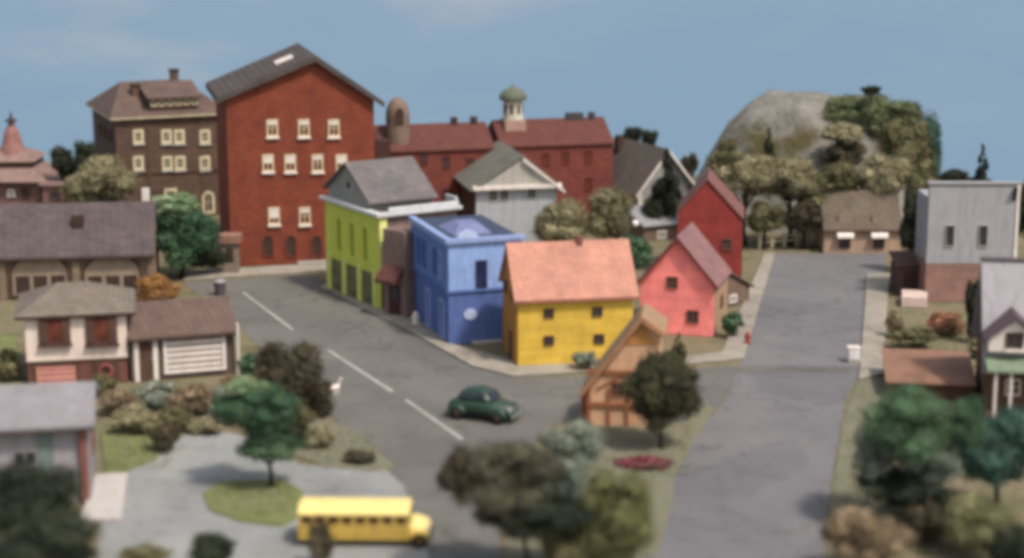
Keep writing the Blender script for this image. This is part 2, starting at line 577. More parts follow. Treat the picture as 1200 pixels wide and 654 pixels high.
sheet('road', [(215, 331), (372, 321), (384, 340), (480, 387), (560, 430), (600, 442), (700, 441), (860, 428), (866, 432), (850, 470), (820, 500), (700, 486),
               (640, 500), (600, 560), (585, 620), (600, 760), (505, 760), (492, 620), (470, 566), (440, 528), (400, 500), (340, 440), (275, 378)], 0.0, m_asph)
sheet('road', [(907, 297), (1040, 297), (1012, 430), (990, 470), (968, 600), (955, 760), (600, 760), (600, 690), (770, 640), (790, 560), (822, 500), (852, 470), (866, 432), (868, 420)], 0.004, m_asph2)
sheet('road_seam', [(800, 436), (866, 429), (1012, 430), (1010, 436), (866, 436), (804, 442)], 0.008, m_asph)
sheet('driveway', [(230, 498), (300, 515), (352, 545), (452, 550), (472, 568), (500, 640), (515, 760), (100, 760), (120, 600), (150, 550)], 0.008, m_pave)

for i, q in enumerate([((283.5, 343), (286, 342), (345, 386), (341.5, 387)), ((383, 411), (386, 410), (462, 458), (458, 460)), ((473.5, 469), (477, 468), (544, 514), (540, 516))]):
    sheet('lane_line', q, 0.012, m_line)

# kerbed pavements
raised('sidewalk', [(376, 337), (384, 333), (480, 368), (530, 405), (600, 424), (742, 420), (742, 433), (600, 442), (552, 430), (478, 388)], 0, 0.13, m_walk)
raised('sidewalk', [(215, 329), (222, 319), (380, 310), (390, 318)], 0, 0.13, m_walk)
raised('sidewalk', [(896, 298), (908, 298), (872, 420), (846, 424), (800, 428), (800, 420), (846, 414)], 0, 0.13, m_walk)
raised('sidewalk', [(1016, 322), (1042, 322), (1034, 440), (1006, 446), (1008, 430)], 0, 0.13, m_walk)
raised('verge', [(1006, 447), (1034, 442), (1060, 470), (1040, 560), (985, 760), (958, 760), (972, 600), (988, 490)], 0, 0.06, m_verge)
raised('lawn', [(-30, 396), (16, 394), (30, 456), (-30, 462)], 0, 0.1, m_lawn)
raised('lawn', [(118, 508), (205, 492), (225, 502), (180, 540), (125, 562)], 0, 0.1, m_lawn)
raised('lawn', [(238, 580), (258, 566), (330, 563), (356, 578), (352, 606), (330, 618), (280, 612), (245, 598)], 0, 0.1, m_lawn)
raised('verge', [(325, 500), (370, 490), (408, 503), (436, 522), (464, 548), (440, 553), (380, 548), (330, 528)], 0, 0.06, m_verge)
raised('verge', [(640, 506), (690, 492), (800, 497), (828, 474), (838, 480), (822, 505), (806, 530), (790, 556), (788, 590), (772, 645), (620, 720), (590, 640), (606, 560)], 0, 0.06, m_verge)

# ================================================================== BUILDINGS
rf_grey = courses('grey_slate_roof', C(118, 112, 110), C(106, 101, 100), C(84, 80, 80), 0.42, 0.17, 0.02)
rf_brown = courses('brown_shingle_roof', C(112, 93, 84), C(100, 82, 75), C(76, 62, 58), 0.4, 0.16, 0.02)
rf_olive = courses('grey_green_roof', C(124, 122, 112), C(112, 111, 101), C(90, 90, 82), 0.4, 0.16, 0.02)
rf_dark = courses('dark_grey_roof', C(92, 83, 79), C(82, 74, 71), C(62, 56, 54), 0.5, 0.2, 0.02)
br_red = courses('red_brick', C(132, 68, 49), C(119, 59, 43), C(114, 66, 52), 0.42, 0.14, 0.012, bump=0.3)
br_red2 = courses('old_red_brick', C(124, 66, 57), C(110, 57, 50), C(104, 64, 57), 0.42, 0.14, 0.012, bump=0.3)
br_brown = courses('brown_brick', C(104, 82, 70), C(88, 68, 58), C(92, 76, 66), 0.42, 0.14, 0.012, bump=0.3)
br_tan = courses('tan_brick', C(132, 112, 94), C(118, 100, 84), C(110, 96, 82), 0.42, 0.14, 0.012)

# --- tall red brick warehouse
b = B('brick_warehouse', 'tall red brick block with dark gabled roof, tallest building on the street', 'building', (271, 313), (441, 305), 9.5)
he = b.z(0, 0, 116); he2 = b.z(b.W, 0, 118)
xm, _ = b.on(372, 200); xm = min(max(xm, b.W * 0.5), b.W * 0.6)
hr = b.z(xm, 0, 72)
b.gable_y(he, hr, br_red, rf_dark, 0.7, 0.5, 0.42, xm, he2)
k0 = (hr - he) / xm
sl = MB()
xa, xb = xm * 0.62, xm * 0.82
za, zb = he + xa * k0 + 0.47, he + xb * k0 + 0.47
sl.add([(xa, 3.0, za), (xb, 3.0, zb), (xb, 4.6, zb), (xa, 4.6, za), (xa, 3.0, za + 0.1), (xb, 3.0, zb + 0.1), (xb, 4.6, zb + 0.1), (xa, 4.6, za + 0.1)],
       [(3, 2, 1, 0), (4, 5, 6, 7), (0, 1, 5, 4), (1, 2, 6, 5), (2, 3, 7, 6), (3, 0, 4, 7)])
b.part('skylight', sl, M['white'], bevel=0)
for y, xs in ((150, (319, 356, 391)), (191, (314, 340, 372, 400)), (253, (321, 357, 391))):
    for x in xs:
        b.win(x, y, 13, 20, glass=M['redglass'], frame=M['cream'], style='rect', t=0.1, sill=M['white'], lintel=None, blind=M['white'])
for x in (314, 341, 371, 399):
    b.win(x, 288, 13, 25, glass=M['darkwood'], frame=br_red2, style='arch', t=0.08, bars=False, name='doorway')
b.part('step', MB().box(b.W * 0.45, -0.5, 0, b.W * 0.8, -0.004, 0.22), M['concrete'])

# --- brown brick mansion
b = B('brick_mansion', 'dark brown brick mansion with hipped roof and white framed windows', 'building', (140, 260), (268, 251), 10)
he = b.z(0, 0, 140); hr = b.z(b.W / 2, 5.0, 94)
b.part('wall', MB().box(0, 0, 0, b.W, b.D, he), br_brown)
b.hip(he + 0.16, hr, rf_brown, 0.5, b.W * 0.17, b.W * 0.72, fascia=M['cream'])
zz = he + 0.62
b.part('dormer', MB().box(b.W * 0.32, 0.2, zz, b.W * 0.76, 3, zz + 0.85), M['trim_brown'])
b.part('dormer_roof', MB().prism_x([(-0.1, zz + 0.86), (3.6, zz + 1.75), (3.6, zz + 1.95), (-0.1, zz + 1.0)], b.W * 0.29, b.W * 0.79), rf_brown)
for i in range(6):
    o = b.win_at(b.W * (0.355 + 0.074 * i), zz + 0.52, 0.44, 0.5, glass=M['glass'], frame=M['cream'], t=0.07, bars=False)
    o.location.y = 0.2
for fx, y0, t in ((0.22, 2.6, -0.2), (0.62, 4.2, 0.75)):
    c = b.part('chimney', MB().box(b.W * fx, y0, hr - 2.2, b.W * fx + 0.62, y0 + 0.7, hr + t), br_brown)
    MB().box(b.W * fx - 0.07, y0 - 0.07, hr + t, b.W * fx + 0.69, y0 + 0.77, hr + t + 0.18).build('chimney_cap', M['darkwood'], c)
for y, xs in ((160, (162, 195, 210, 240)), (191, (162, 196, 211, 240))):
    for x in xs:
        b.win(x, y, 12, 16, frame=M['cream'], t=0.2, bars=True, sill=M['concrete'])
b.win(244, 237, 14, 26, frame=M['cream'], t=0.18, style='arch')
b.win(200, 232, 14, 22, frame=M['cream'], t=0.18)
b.part('string_course', MB().box(-0.06, -0.1, b.z(0, 0, 207), b.W + 0.06, -0.003, b.z(0, 0, 204)), M['trim_brown'])
b.part('pilaster', MB().box(b.W * 0.28, -0.08, 0, b.W * 0.31, -0.003, he - 0.2), br_brown)
b.part('pilaster', MB().box(b.W * 0.76, -0.08, 0, b.W * 0.79, -0.003, he - 0.2), br_brown)
for yy in (2, 4.3, 6.5):
    b.win_at(yy, he - 1.6, 0.7, 1.1, 'left', frame=M['trim_brown'])

# --- tiered brown house at the far left
b = B('tiered_house', 'brown house with stacked skirt roofs and a pink spire above the slate roof', 'house', (-42, 268), (50, 268), 6)
m_pinkwall = paint('dusky_pink_wall', C(122, 92, 86), 0.25)
rf_pale = paint('pale_tier_roof', C(138, 112, 104), 0.25)
z1 = b.z(0, 0, 212)
b.part('wall', MB().box(0, 0, 0, b.W, b.D, z1), m_pinkwall)
b.hip(z1, z1 + 0.9, rf_pale, 0.7, 0.9, b.W - 0.9, top=2.0, fascia=M['darkwood'])
b.part('upper_wall', MB().box(0.9, 1.0, z1 + 0.3, b.W - 0.9, b.D - 1.0, z1 + 1.35), M['trim_brown'])
b.hip(z1 + 1.4, z1 + 2.1, rf_pale, 0.3, 1.6, b.W - 1.7, x0=0.9, x1=b.W - 0.9, y0=1.0, y1=b.D - 1, top=1.0, name='upper_roof')
sx = b.on(6, 200)[0]
m_spire = paint('pink_spire', C(146, 104, 96), 0.2)
sp = b.part('spire', MB().lathe([(1.15, z1 + 1.8), (0.8, z1 + 2.7), (0.6, z1 + 3.6), (0.02, z1 + 4.6)], sx, 2.6, 12), m_spire)
MB().lathe([(0.1, z1 + 4.3), (0.55, z1 + 4.45), (0.12, z1 + 4.75), (0.02, z1 + 5.3)], sx, 2.6, 10).build('finial', M['darkwood'], sp)
o = b.win(13, 226, 14, 14, glass=M['white'], frame=M['trim_brown'], style='arch', t=0.1)
for x in (-8, 30):
    b.win(x, 227, 9, 14, frame=M['trim_brown'])
an = B('low_annex', 'low pinkish annex with a dark opening beside the tiered house', 'outbuilding', (52, 272), (78, 272), 3)
za = an.z(0, 0, 218)
an.part('wall', MB().box(0, 0, 0, an.W, 3, za), m_pinkwall)
an.part('roof', MB().box(-0.2, -0.25, za + 0.005, an.W + 0.2, 3.2, za + 0.2), rf_pale)
an.win(65, 229, 12, 10, bars=False, frame=M['trim_brown'], name='opening')

# --- long slate-roofed hall with arched porch
b = B('arched_hall', 'long brown hall with dark slate roof, a chimney and two wide arches', 'building', (-32, 352), (181, 346), 7)
he = b.z(0, 0, 298); hr = b.z(0, 3.5, 243)
rf_hall = courses('brown_slate_roof', C(96, 86, 84), C(86, 77, 76), C(66, 59, 59), 0.5, 0.2, 0.02)
b.gable_x(he, hr, br_tan, rf_hall, 0.5, 0.15, 0.16, fascia=M['darkwood'])
cx = b.on(90, 300)[0]
k = (hr - he) / 3.5
c = b.part('chimney', MB().box(cx - 0.4, 1.5, he + 1.2 * k, cx + 0.4, 2.1, he + 1.9 * k + 0.75), M['darkwood'])
m_arch = paint('arch_trim', C(128, 110, 92), 0.2)
m_inner = paint('arch_infill', C(146, 130, 112), 0.25)
for x in (47, 132):
    a, z = b.on(x, 322); w, h = b.size(x, 322, 74, 52)
    o = MB().prism_y(arch(w - 0.1, h - 0.1, 14, h * 0.5), -0.04, 0.02).build('archway', m_inner, b.root)
    b.place(o, 'front', a, z)
    MB().ring(arch(w, h, 14, h * 0.52), arch(w - 0.5, h - 0.34, 14, h * 0.42), -0.16, 0.0).build('arch_trim', M['trim_brown'], o)
    for q in (-0.28, 0.0, 0.28):
        MB().box(q * w - 0.45, -0.07, -h * 0.4, q * w + 0.45, -0.045, -h * 0.02).build('opening', M['darkwood'], o)
for x in (3, 90, 178):
    a, _ = b.on(x, 330)
    b.part('pier', MB().box(a - 0.25, -0.22, 0, a + 0.25, -0.003, he - 0.35), m_arch)

# --- white upper-storey house with hipped roof
b = B('white_house', 'white walled house with brown shutters, brick base and grey hipped roof', 'house', (33, 454), (151, 448), 5.2)
m_wh = paint('white_plaster', C(228, 208, 194), 0.1)
m_base = paint('red_brown_base', C(112, 74, 64), 0.25)
zf = b.z(0, 0, 424); he = b.z(0, 0, 372); hr = b.z(b.W / 2, 2.6, 330)
b.part('base_wall', MB().box(0.03, 0.03, 0, b.W - 0.03, b.D, zf), m_base)
b.part('wall', MB().box(0, -0.12, zf + 0.004, b.W, b.D + 0.05, he), m_wh)
rf_wh = courses('taupe_roof', C(126, 116, 104), C(114, 105, 95), C(92, 84, 78), 0.36, 0.13, 0.015)
b.hip(he + 0.12, hr, rf_wh, 0.55, b.W * 0.33, b.W * 0.62, fascia=M['darkwood'])
m_shut = paint('red_brown_shutter', C(98, 64, 56), 0.2)
for x in (64, 119):
    a, z = b.on(x, 384); w, h = b.size(x, 384, 37, 36)
    o = MB().box(-w / 2, -0.32, -h / 2, w / 2, -0.10, h / 2).build('bay_window', m_shut, b.root, bevel=0.03)
    b.place(o, 'front', a, z)
    for q in (-1, 1):
        MB().box(q * w * 0.35 - w * 0.11, -0.38, -h * 0.44, q * w * 0.35 + w * 0.11, -0.324, h * 0.42).build('shutter', M['trim_brown'], o)
    MB().box(-w * 0.2, -0.345, -h * 0.38, w * 0.2, -0.323, h * 0.4).build('pane', M['redglass'], o)
    MB().box(-w * 0.55, -0.45, -h / 2 - 0.12, w * 0.55, -0.1, -h / 2 - 0.004).build('sill', M['trim_brown'], o)
m_pinkdoor = paint('salmon_door', C(206, 142, 128), 0.12)
a, z = b.on(66, 440); w, h = b.size(66, 440, 46, 23)
o = MB().box(-w / 2, -0.06, -h / 2, w / 2, 0.02, h / 2).build('garage_door', m_pinkdoor, b.root); b.place(o, 'front', a, z)
MB().ring(rect(w + 0.24, h + 0.24), rect(w, h), -0.09, 0.02).build('frame', M['trim_brown'], o)
for q in (-0.25, 0.05, 0.3):
    MB().box(-w / 2 + 0.05, -0.075, h * q, w / 2 - 0.05, -0.062, h * q + 0.04).build('rail', M['trim_brown'], o)
a, z = b.on(124, 434)
w, h = b.size(124, 434, 30, 26)
o = MB().box(-w / 2, -0.05, -h / 2, w / 2, 0.02, h / 2).build('door', M['trim_brown'], b.root); b.place(o, 'front', a, z)
wm = MB()
for i in range(24):
    t0 = 2 * math.pi * i / 24
    wm.lathe([(0.02, -0.09), (0.12, -0.02), (0.1, 0.06), (0.02, 0.1)], 0.34 * math.cos(t0), -0.12, 6, cz=0.34 * math.sin(t0))
wm.build('wreath', paint('red_wreath', C(140, 80, 78), 0.3, 8), o)
b.win_at(2.6, (zf + he) / 2, 0.7, 0.8, 'left', frame=M['trim_brown'])

# --- garage
b = B('garage', 'low garage with white panelled door under a brown roof', 'garage', (154, 448), (276, 438), 4.2)
m_gw = paint('umber_wall', C(92, 76, 68), 0.2)
he = b.z(0, 0, 393); hr = b.z(0, 2.1, 358)
b.gable_x(he, hr, m_gw, rf_brown, 0.4, 0.12, 0.14, fascia=M['darkwood'])
a, z = b.on(228, 413); w, h = b.size(228, 413, 72, 44)
o = MB().box(-w / 2, -0.03, -h / 2, w / 2, 0.02, h / 2).build('garage_door', paint('door_panel_taupe', C(150, 136, 126), 0.1), b.root); b.place(o, 'front', a, z)
MB().ring(rect(w + 0.05, h + 0.05), rect(w - 0.35, h - 0.3), -0.14, 0.0).build('frame', M['white'], o, bevel=0.02)
for i in range(5):
    zq = -h / 2 + 0.28 + (h - 0.5) * i / 5
    MB().box(-w / 2 + 0.2, -0.09, zq, w / 2 - 0.2, -0.034, zq + (h - 0.5) / 5 * 0.55).build('panel', M['white'], o)
a, z = b.on(171, 420); w, h = b.size(171, 420, 27, 52)
o = MB().box(-w / 2 + 0.1, -0.05, -h / 2, w / 2 - 0.1, 0.02, h / 2).build('door', M['trim_brown'], b.root); b.place(o, 'front', a, z)
MB().box(-w / 2 - 0.02, -0.14, -h / 2, -w / 2 + 0.24, 0, h / 2).box(w / 2 - 0.24, -0.14, -h / 2, w / 2 + 0.02, 0, h / 2).box(-w / 2 + 0.244, -0.14, h / 2 - 0.14, w / 2 - 0.244, 0, h / 2).build('frame', M['white'], o)
MB().lathe([(0.02, -0.05), (0.05, 0), (0.02, 0.05)], w * 0.25, -0.09, 8).build('handle', M['chrome'], o)
b.part('downpipe', MB().lathe([(0.07, 0.0), (0.07, he + 0.35)], b.W + 0.12, -0.42, 8), M['white'])

# --- grey shed-like house, near left
b = B('grey_cottage', 'grey roofed cottage with lilac wall and rust post, near the pale slab', 'house', (-34, 596), (108, 588), 5)
m_lil = paint('lilac_plaster', C(152, 146, 148), 0.15)
he = b.z(0, 0, 500); hr = b.z(0, 2.5, 458)
b.gable_x(he, hr, m_lil, paint('felt_grey_roof', C(136, 132, 134), 0.14, 0.8), 0.55, 0.3, 0.18, fascia=M['darkwood'])
m_rust = paint('rust_post', C(124, 78, 66), 0.25)
b.part('corner_post', MB().box(b.W - 0.42, -0.3, 0, b.W - 0.1, -0.003, he - 0.25), m_rust)
b.part('shutter', MB().box(b.W * 0.58, -0.1, he * 0.28, b.W * 0.7, -0.003, he - 0.4), paint('verdigris', C(108, 122, 116), 0.2))
b.win(30, 545, 30, 36, frame=m_lil)
b.win_at(2.4, he * 0.55, 1.0, 1.0, 'right', frame=m_rust)
q = [G(*p) for p in ((112, 560), (150, 558), (142, 612), (94, 612))]
tag(MB().prism_z([(v.x, v.y) for v in q], 0.0, 0.2).build('concrete_slab', paint('pale_slab', C(186, 179, 172), 0.12), bevel=0.03), 'pale concrete slab beside the rust post of the grey cottage', 'slab')

# --- lime building with grey gabled attic
b = B('lime_house', 'lime green fronted shop house with grey gabled attic and white cornice', 'building', (447, 364), (536, 352), 8.0)
m_lime = paint('lime_paint', C(204, 210, 92), 0.1)
m_brw = paint('brown_plaster', C(128, 106, 98), 0.25)
h0 = b.z(0, 0, 254)
b.part('wall', MB().box(0.06, 0, 0, b.W, b.D, h0), m_brw)
b.part('lime_front', MB().box(-0.05, 0.0, 0, 0.055, b.D, h0), m_lime)
b.part('corner_pier', MB().box(-0.1, -0.12, h0 * 0.32, 0.45, -0.004, h0 - 0.1), paint('pale_lime', C(226, 226, 140), 0.1))
yy = b.D
for i in range(3):
    ya = yy * (0.24 + 0.24 * i)
    b.win_at(ya, h0 * 0.66, 1.0, 2.6, 'left', glass=paint('dark_lime', C(150, 158, 56), 0.15), frame=m_lime, style='arch', t=0.16, bars=False, off=0.05)
for i in range(4):
    ya = yy * (0.08 + 0.28 * i)
    b.part('pillar', MB().box(-0.22, ya - 0.2, 0, -0.054, ya + 0.2, h0 * 0.42), paint('pale_lime2', C(208, 212, 124), 0.12))
for i in range(3):
    ya = yy * (0.22 + 0.28 * i)
    b.win_at(ya, h0 * 0.2, 1.3, h0 * 0.34, 'left', glass=glassy('olive_glass', C(92, 92, 70)), frame=paint('olive_frame', C(120, 118, 72), 0.2), t=0.08, name='shop_window', off=0.05)
b.part('cornice', MB().box(-0.4, -0.35, h0 + 0.005, b.W + 0.25, 0.25, h0 + 0.22).box(-0.4, 0.254, h0 + 0.005, 0.2, b.D + 0.2, h0 + 0.22), paint('pale_grey_trim', C(196, 196, 196), 0.1))
b.part('parapet', MB().box(b.W * 0.12, 0.02, h0 + 0.224, b.W + 0.2, 0.2, h0 + 0.5).box(b.W + 0.02, 0.204, h0 + 0.224, b.W + 0.2, 1.6, h0 + 0.75), paint('pale_grey_trim', C(196, 196, 196), 0.1), bevel=0.05)
y0 = 1.9
ha = h0 + 0.85; ym = (y0 + b.D) / 2; hr = b.z(0, ym, 193)
xr = b.W * 0.86
b.part('attic_wall', MB().prism_x([(y0, h0 + 0.01), (b.D, h0 + 0.01), (b.D, ha), (ym, hr), (y0, ha)], 0.25, xr), paint('attic_grey', C(150, 148, 140), 0.15))
kk = (hr - ha) / (ym - y0)
b.part('roof', MB().prism_x([(y0 - 0.5, ha - 0.5 * kk + 0.012), (ym, hr + 0.012), (b.D + 0.4, ha - 0.4 * kk + 0.012), (b.D + 0.4, ha - 0.4 * kk + 0.15), (ym, hr + 0.18), (y0 - 0.5, ha - 0.5 * kk + 0.15)], -0.05, xr + 0.2), rf_grey)
b.part('vent', MB().lathe([(0.24, -0.06), (0.24, 0.03)], 0.25, ym, 14, axis='x', cz=ha + 0.5), M['glass'], bevel=0)
b.part('deck', MB().box(0.25, 0.26, h0 + 0.01, b.W, y0 - 0.01, h0 + 0.14), rf_dark)

# --- little brown shop between lime and blue
b = B('brown_shop', 'narrow brown shop with dark red awning wedged between lime and blue fronts', 'shop', (450, 368), (479, 374), 1.6)
h0 = b.z(0, 0, 268)
b.part('wall', MB().box(0, 0, 0, b.W, b.D, h0), m_brw)
b.part('awning', MB().prism_x([(0, h0 * 0.52), (0, h0 * 0.6), (-0.9, h0 * 0.44), (-0.9, h0 * 0.40)], 0.05, b.W - 0.35), paint('maroon_awning', C(98, 62, 58), 0.2))
a, z = b.W * 0.45, h0 * 0.2
o = MB().box(-0.5, -0.05, -h0 * 0.2, 0.5, 0.02, h0 * 0.17).build('door', paint('maroon_door', C(72, 42, 40), 0.2), b.root); b.place(o, 'front', a, z)
MB().box(-0.35, -0.07, 0, 0.35, -0.052, h0 * 0.14).build('pane', M['glass'], o)
b.part('downpipe', MB().lathe([(0.09, 0), (0.09, h0)], b.W - 0.14, -0.12, 8), paint('pipe_mauve', C(132, 110, 108), 0.15))

# --- blue corner store
b = B('blue_store', 'bright blue corner store with pale upper storey and flat white edged roof', 'store', (526, 405), (612, 398), 8.2)
m_bl = paint('blue_paint', C(88, 108, 162), 0.16)
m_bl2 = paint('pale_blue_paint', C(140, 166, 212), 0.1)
m_bl_shade = paint('shaded_blue_paint', C(100, 128, 180), 0.16)
h0 = b.z(0, 0, 286); hm = b.z(0, 0, 342)
b.part('lower_wall', MB().box(0, 0, 0, b.W, b.D, hm), m_bl)
b.part('upper_wall', MB().box(0.02, 0.02, hm + 0.004, b.W - 0.02, b.D - 0.02, h0), m_bl2)
b.part('side_tone_panel', MB().box(-0.05, 0.3, hm + 0.004, 0.016, b.D - 0.02, h0 - 0.3), m_bl_shade)  # darker blue on the left side paints in that face's shade
b.part('band', MB().box(-0.12, -0.12, hm - 0.12, b.W + 0.1, -0.003, hm + 0.06).box(-0.12, 0.001, hm - 0.12, -0.053, b.D, hm + 0.06), m_bl)
b.part('cornice', MB().box(-0.2, -0.2, h0 + 0.004, b.W + 0.15, 0.3, h0 + 0.28).box(-0.2, 0.304, h0 + 0.004, 0.25, b.D + 0.1, h0 + 0.28), paint('cornice_blue', C(140, 156, 196), 0.1))
b.part('roof', MB().box(0.26, 0.31, h0 + 0.004, b.W, b.D, h0 + 0.12), paint('roof_slate_blue', C(64, 72, 92), 0.2))
b.part('parapet', MB().prism_y([(0.5, h0 + 0.29), (1.9, h0 + 0.29), (1.7, h0 + 0.62), (1.2, h0 + 0.8), (0.7, h0 + 0.62)], -0.15, 0.05), paint('parapet_pale', C(176, 190, 220), 0.08))
b.part('roof_lantern', MB().add([(0.9, 1.8, h0 + 0.1), (3.4, 1.8, h0 + 0.1), (3.4, 5.4, h0 + 0.1), (0.9, 5.4, h0 + 0.1), (1.6, 2.9, h0 + 0.6), (2.9, 2.9, h0 + 0.6), (2.9, 4.4, h0 + 0.6), (1.6, 4.4, h0 + 0.6)],
       [(3, 2, 1, 0), (4, 5, 6, 7), (0, 1, 5, 4), (1, 2, 6, 5), (2, 3, 7, 6), (3, 0, 4, 7)]), paint('turret_lilac', C(116, 122, 158), 0.12))
b.win(564, 321, 13, 32, frame=M['glass'], t=0.05, bars=False, glass=glassy('navy_glass', C(40, 44, 78)))
for yv in (1.5, 2.6, 5.0, 6.2):
    b.win_at(yv, (hm + h0) / 2 - 0.1, 0.55, 1.7, 'left', frame=m_bl2 if yv < 2 else m_bl, glass=glassy('navy_glass', C(40, 44, 78)), t=0.08, bars=False, off=0.05)
for yv in (1.3, 4.4):
    a = b.win_at(yv, hm * 0.42, 0.9, hm * 0.72, 'left', frame=paint('door_frame_pale', C(150, 164, 206), 0.1), glass=m_bl, t=0.1, bars=False, name='door')
sg = b.on(551, 368)
o = MB().prism_y([(0.42 * math.cos(t * math.pi / 10), 0.34 * math.sin(t * math.pi / 10)) for t in range(20)], -0.09, -0.004).build('sign', paint('pale_sign', C(186, 194, 224), 0.12), b.root)
b.place(o, 'front', *sg)
a, z = b.on(585, 378)
b.part('doorstep', MB().box(b.W * 0.3, -0.5, 0, b.W * 0.7, -0.004, 0.18), M['concrete'])

# --- yellow house
b = B('yellow_house', 'bright yellow house with salmon pink roof, small dark windows', 'house', (607, 431), (741, 425), 5.0)
m_yel = courses('yellow_board', C(212, 176, 74), C(203, 167, 68), C(192, 156, 62), 3.2, 0.24, 0.012, bump=0.12)
m_yel_shade = paint('shaded_yellow_paint', C(176, 122, 54), 0.16)
rf_sal = courses('salmon_roof', C(190, 138, 120), C(181, 130, 112), C(162, 112, 96), 0.36, 0.2, 0.014)
he = b.z(0, 0, 347); hr = b.z(0, 2.5, 287)
b.gable_x(he, hr, m_yel, rf_sal, 0.3, 0.28, 0.12, fascia=paint('roof_edge', C(150, 92, 76), 0.15))
b.part('gable_shade_panel', MB().prism_x([(0.05, 0), (b.D - 0.05, 0), (b.D - 0.05, he - 0.1), (b.D / 2, hr - 0.12), (0.05, he - 0.1)], -0.06, -0.003), m_yel_shade, bevel=0)  # thin panel painting the left gable's shade as a darker orange yellow
for x, y in ((643, 367), (700, 365), (643, 399), (702, 397)):
    b.win(x, y, 12, 11, frame=M['trim_brown'], t=0.06)
o = MB().box(-0.4, -0.07, -0.85, 0.4, -0.004, 0.85).build('door', M['trim_brown'], b.root); b.place(o, 'left', 2.0, 0.86, 0.06)
for yv in (1.3, 3.6):
    b.win_at(yv, he - 0.2, 0.6, 0.7, 'left', frame=M['trim_brown'], off=0.06)
cx = b.W * 0.6
c = b.part('chimney', MB().box(cx - 0.16, 2.2, hr - 0.3, cx + 0.16, 2.6, hr + 0.42), m_rust)

# --- pink gabled house
b = B('pink_house', 'coral pink gabled house with mauve roof and two small dark windows', 'house', (749, 389), (836, 395), 4.4)
m_pk = courses('coral_board', C(250, 146, 142), C(244, 138, 134), C(232, 128, 125), 3.2, 0.24, 0.012, bump=0.12)
he = b.z(0, 0, 329); he2 = b.z(b.W, 0, 331); hr = b.z(b.W / 2, 0, 278)
rf_mv = courses('mauve_roof', C(142, 108, 106), C(130, 98, 97), C(106, 80, 80), 0.4, 0.16, 0.015)
b.gable_y(he, hr, m_pk, rf_mv, 0.28, 0.3, 0.13, b.W * 0.5, he2, barge=paint('brick_red_trim', C(112, 58, 58), 0.15))
b.part('side_tone_panel', MB().box(b.W + 0.003, 0.02, 0, b.W + 0.05, b.D, he2 - 0.25), paint('sand_side', C(170, 140, 112), 0.15))
b.win(788, 331, 13, 14, frame=m_rust, t=0.07)
b.win(812, 371, 14, 15, frame=m_rust, t=0.07)
b.win_at(2.2, he * 0.55, 0.7, 0.8, 'right', frame=m_rust, off=0.05)

# --- red barn behind the pink house
b = B('red_barn', 'deep red gabled barn right behind the pink house', 'barn', (793, 325), (868, 327), 4.6)
m_barn = courses('barn_board', C(146, 62, 56), C(135, 56, 51), C(116, 48, 45), 4.0, 0.3, 0.012, zk=1.0)
he = b.z(0, 0, 250); hr = b.z(b.W * 0.45, 0, 211); he2 = b.z(b.W, 0, 256)
b.gable_y(he, hr, m_barn, paint('barn_roof', C(122, 84, 78), 0.2), 0.12, 0.12, 0.12, b.W * 0.45, he2)
b.part('side_tone_panel', MB().box(b.W + 0.003, 0.02, 0, b.W + 0.05, b.D, he2 - 0.2), M['trim_brown'])
b.win(852, 286, 12, 14, frame=m_rust)
b = B('brown_shed', 'small brown roofed lean-to shed between pink house and sidewalk', 'shed', (846, 362), (878, 354), 3.4)
h0 = b.z(0, 0, 336)
b.part('wall', MB().prism_y([(0, 0), (b.W, 0), (b.W, h0 * 0.7), (0, h0 * 1.7)], 0, b.D), paint('shed_wall', C(116, 96, 82), 0.2))
b.part('roof', MB().prism_y([(-0.1, h0 * 1.77), (b.W + 0.3, h0 * 0.66), (b.W + 0.3, h0 * 0.74), (-0.1, h0 * 1.88)], -0.2, b.D + 0.2), rf_brown)
b.win(858, 350, 9, 9, frame=M['white'])

# --- half timbered house behind the olive tree
b = B('timbered_house', 'half timbered tan house with steep orange gable behind the round tree', 'house', (687, 499), (772, 502), 2.6)
m_tan = paint('tan_plaster', C(214, 168, 132), 0.12)
m_or = paint('orange_plaster', C(190, 132, 74), 0.14)
m_beam = paint('red_brown_beam', C(150, 96, 66), 0.2)
he = b.z(0, 0, 454); he2 = b.z(b.W, 0, 388)
xm = b.on(751, 420)[0]; hr = b.z(xm, 0, 373)
b.gable_y(he, hr, m_tan, paint('tan_thatch', C(156, 126, 98), 0.2, 2.5), 0.3, 0.3, 0.18, xm, he2, barge=paint('barge_tan', C(170, 122, 88), 0.2))
zg = b.on(751, 404)[1]
kx = (hr - he) / xm; kx2 = (hr - he2) / (b.W - xm)
b.part('gable_panel', MB().prism_y([(xm - (hr - zg) / kx + 0.1, zg), (xm + min((hr - zg) / kx2, b.W - xm) - 0.1, zg), (xm, hr - 0.2)], -0.05, -0.003), m_or)
for y0 in (436, 474):
    _, zb = b.on(715, y0)
    b.part('beam', MB().box(0.02, -0.13, zb - 0.12, b.W - 0.05, -0.003, zb + 0.12), m_beam)
for px in (690, 713, 735, 768):
    a, _ = b.on(px, 480)
    _, zt = b.on(px, 437)
    b.part('beam', MB().box(a - 0.09, -0.11, 0, a + 0.09, -0.053, min(zt, he)), m_beam)
a0, _ = b.on(700, 455); a1, _ = b.on(735, 455)
b.part('brace', MB().prism_y([(a0 - 0.1, he * 0.98), (a0 + 0.1, he * 0.98), (a1 + 0.1, he * 1.45), (a1 - 0.1, he * 1.45)], -0.1, -0.055), m_beam)
b.win(723, 456, 14, 18, frame=m_beam, t=0.07)
b.win(752, 456, 13, 17, frame=m_beam, t=0.07)
b.part('corner_post', MB().box(-0.28, -0.05, 0, -0.02, 0.3, he * 0.9), paint('dark_red_post', C(96, 50, 44), 0.2))

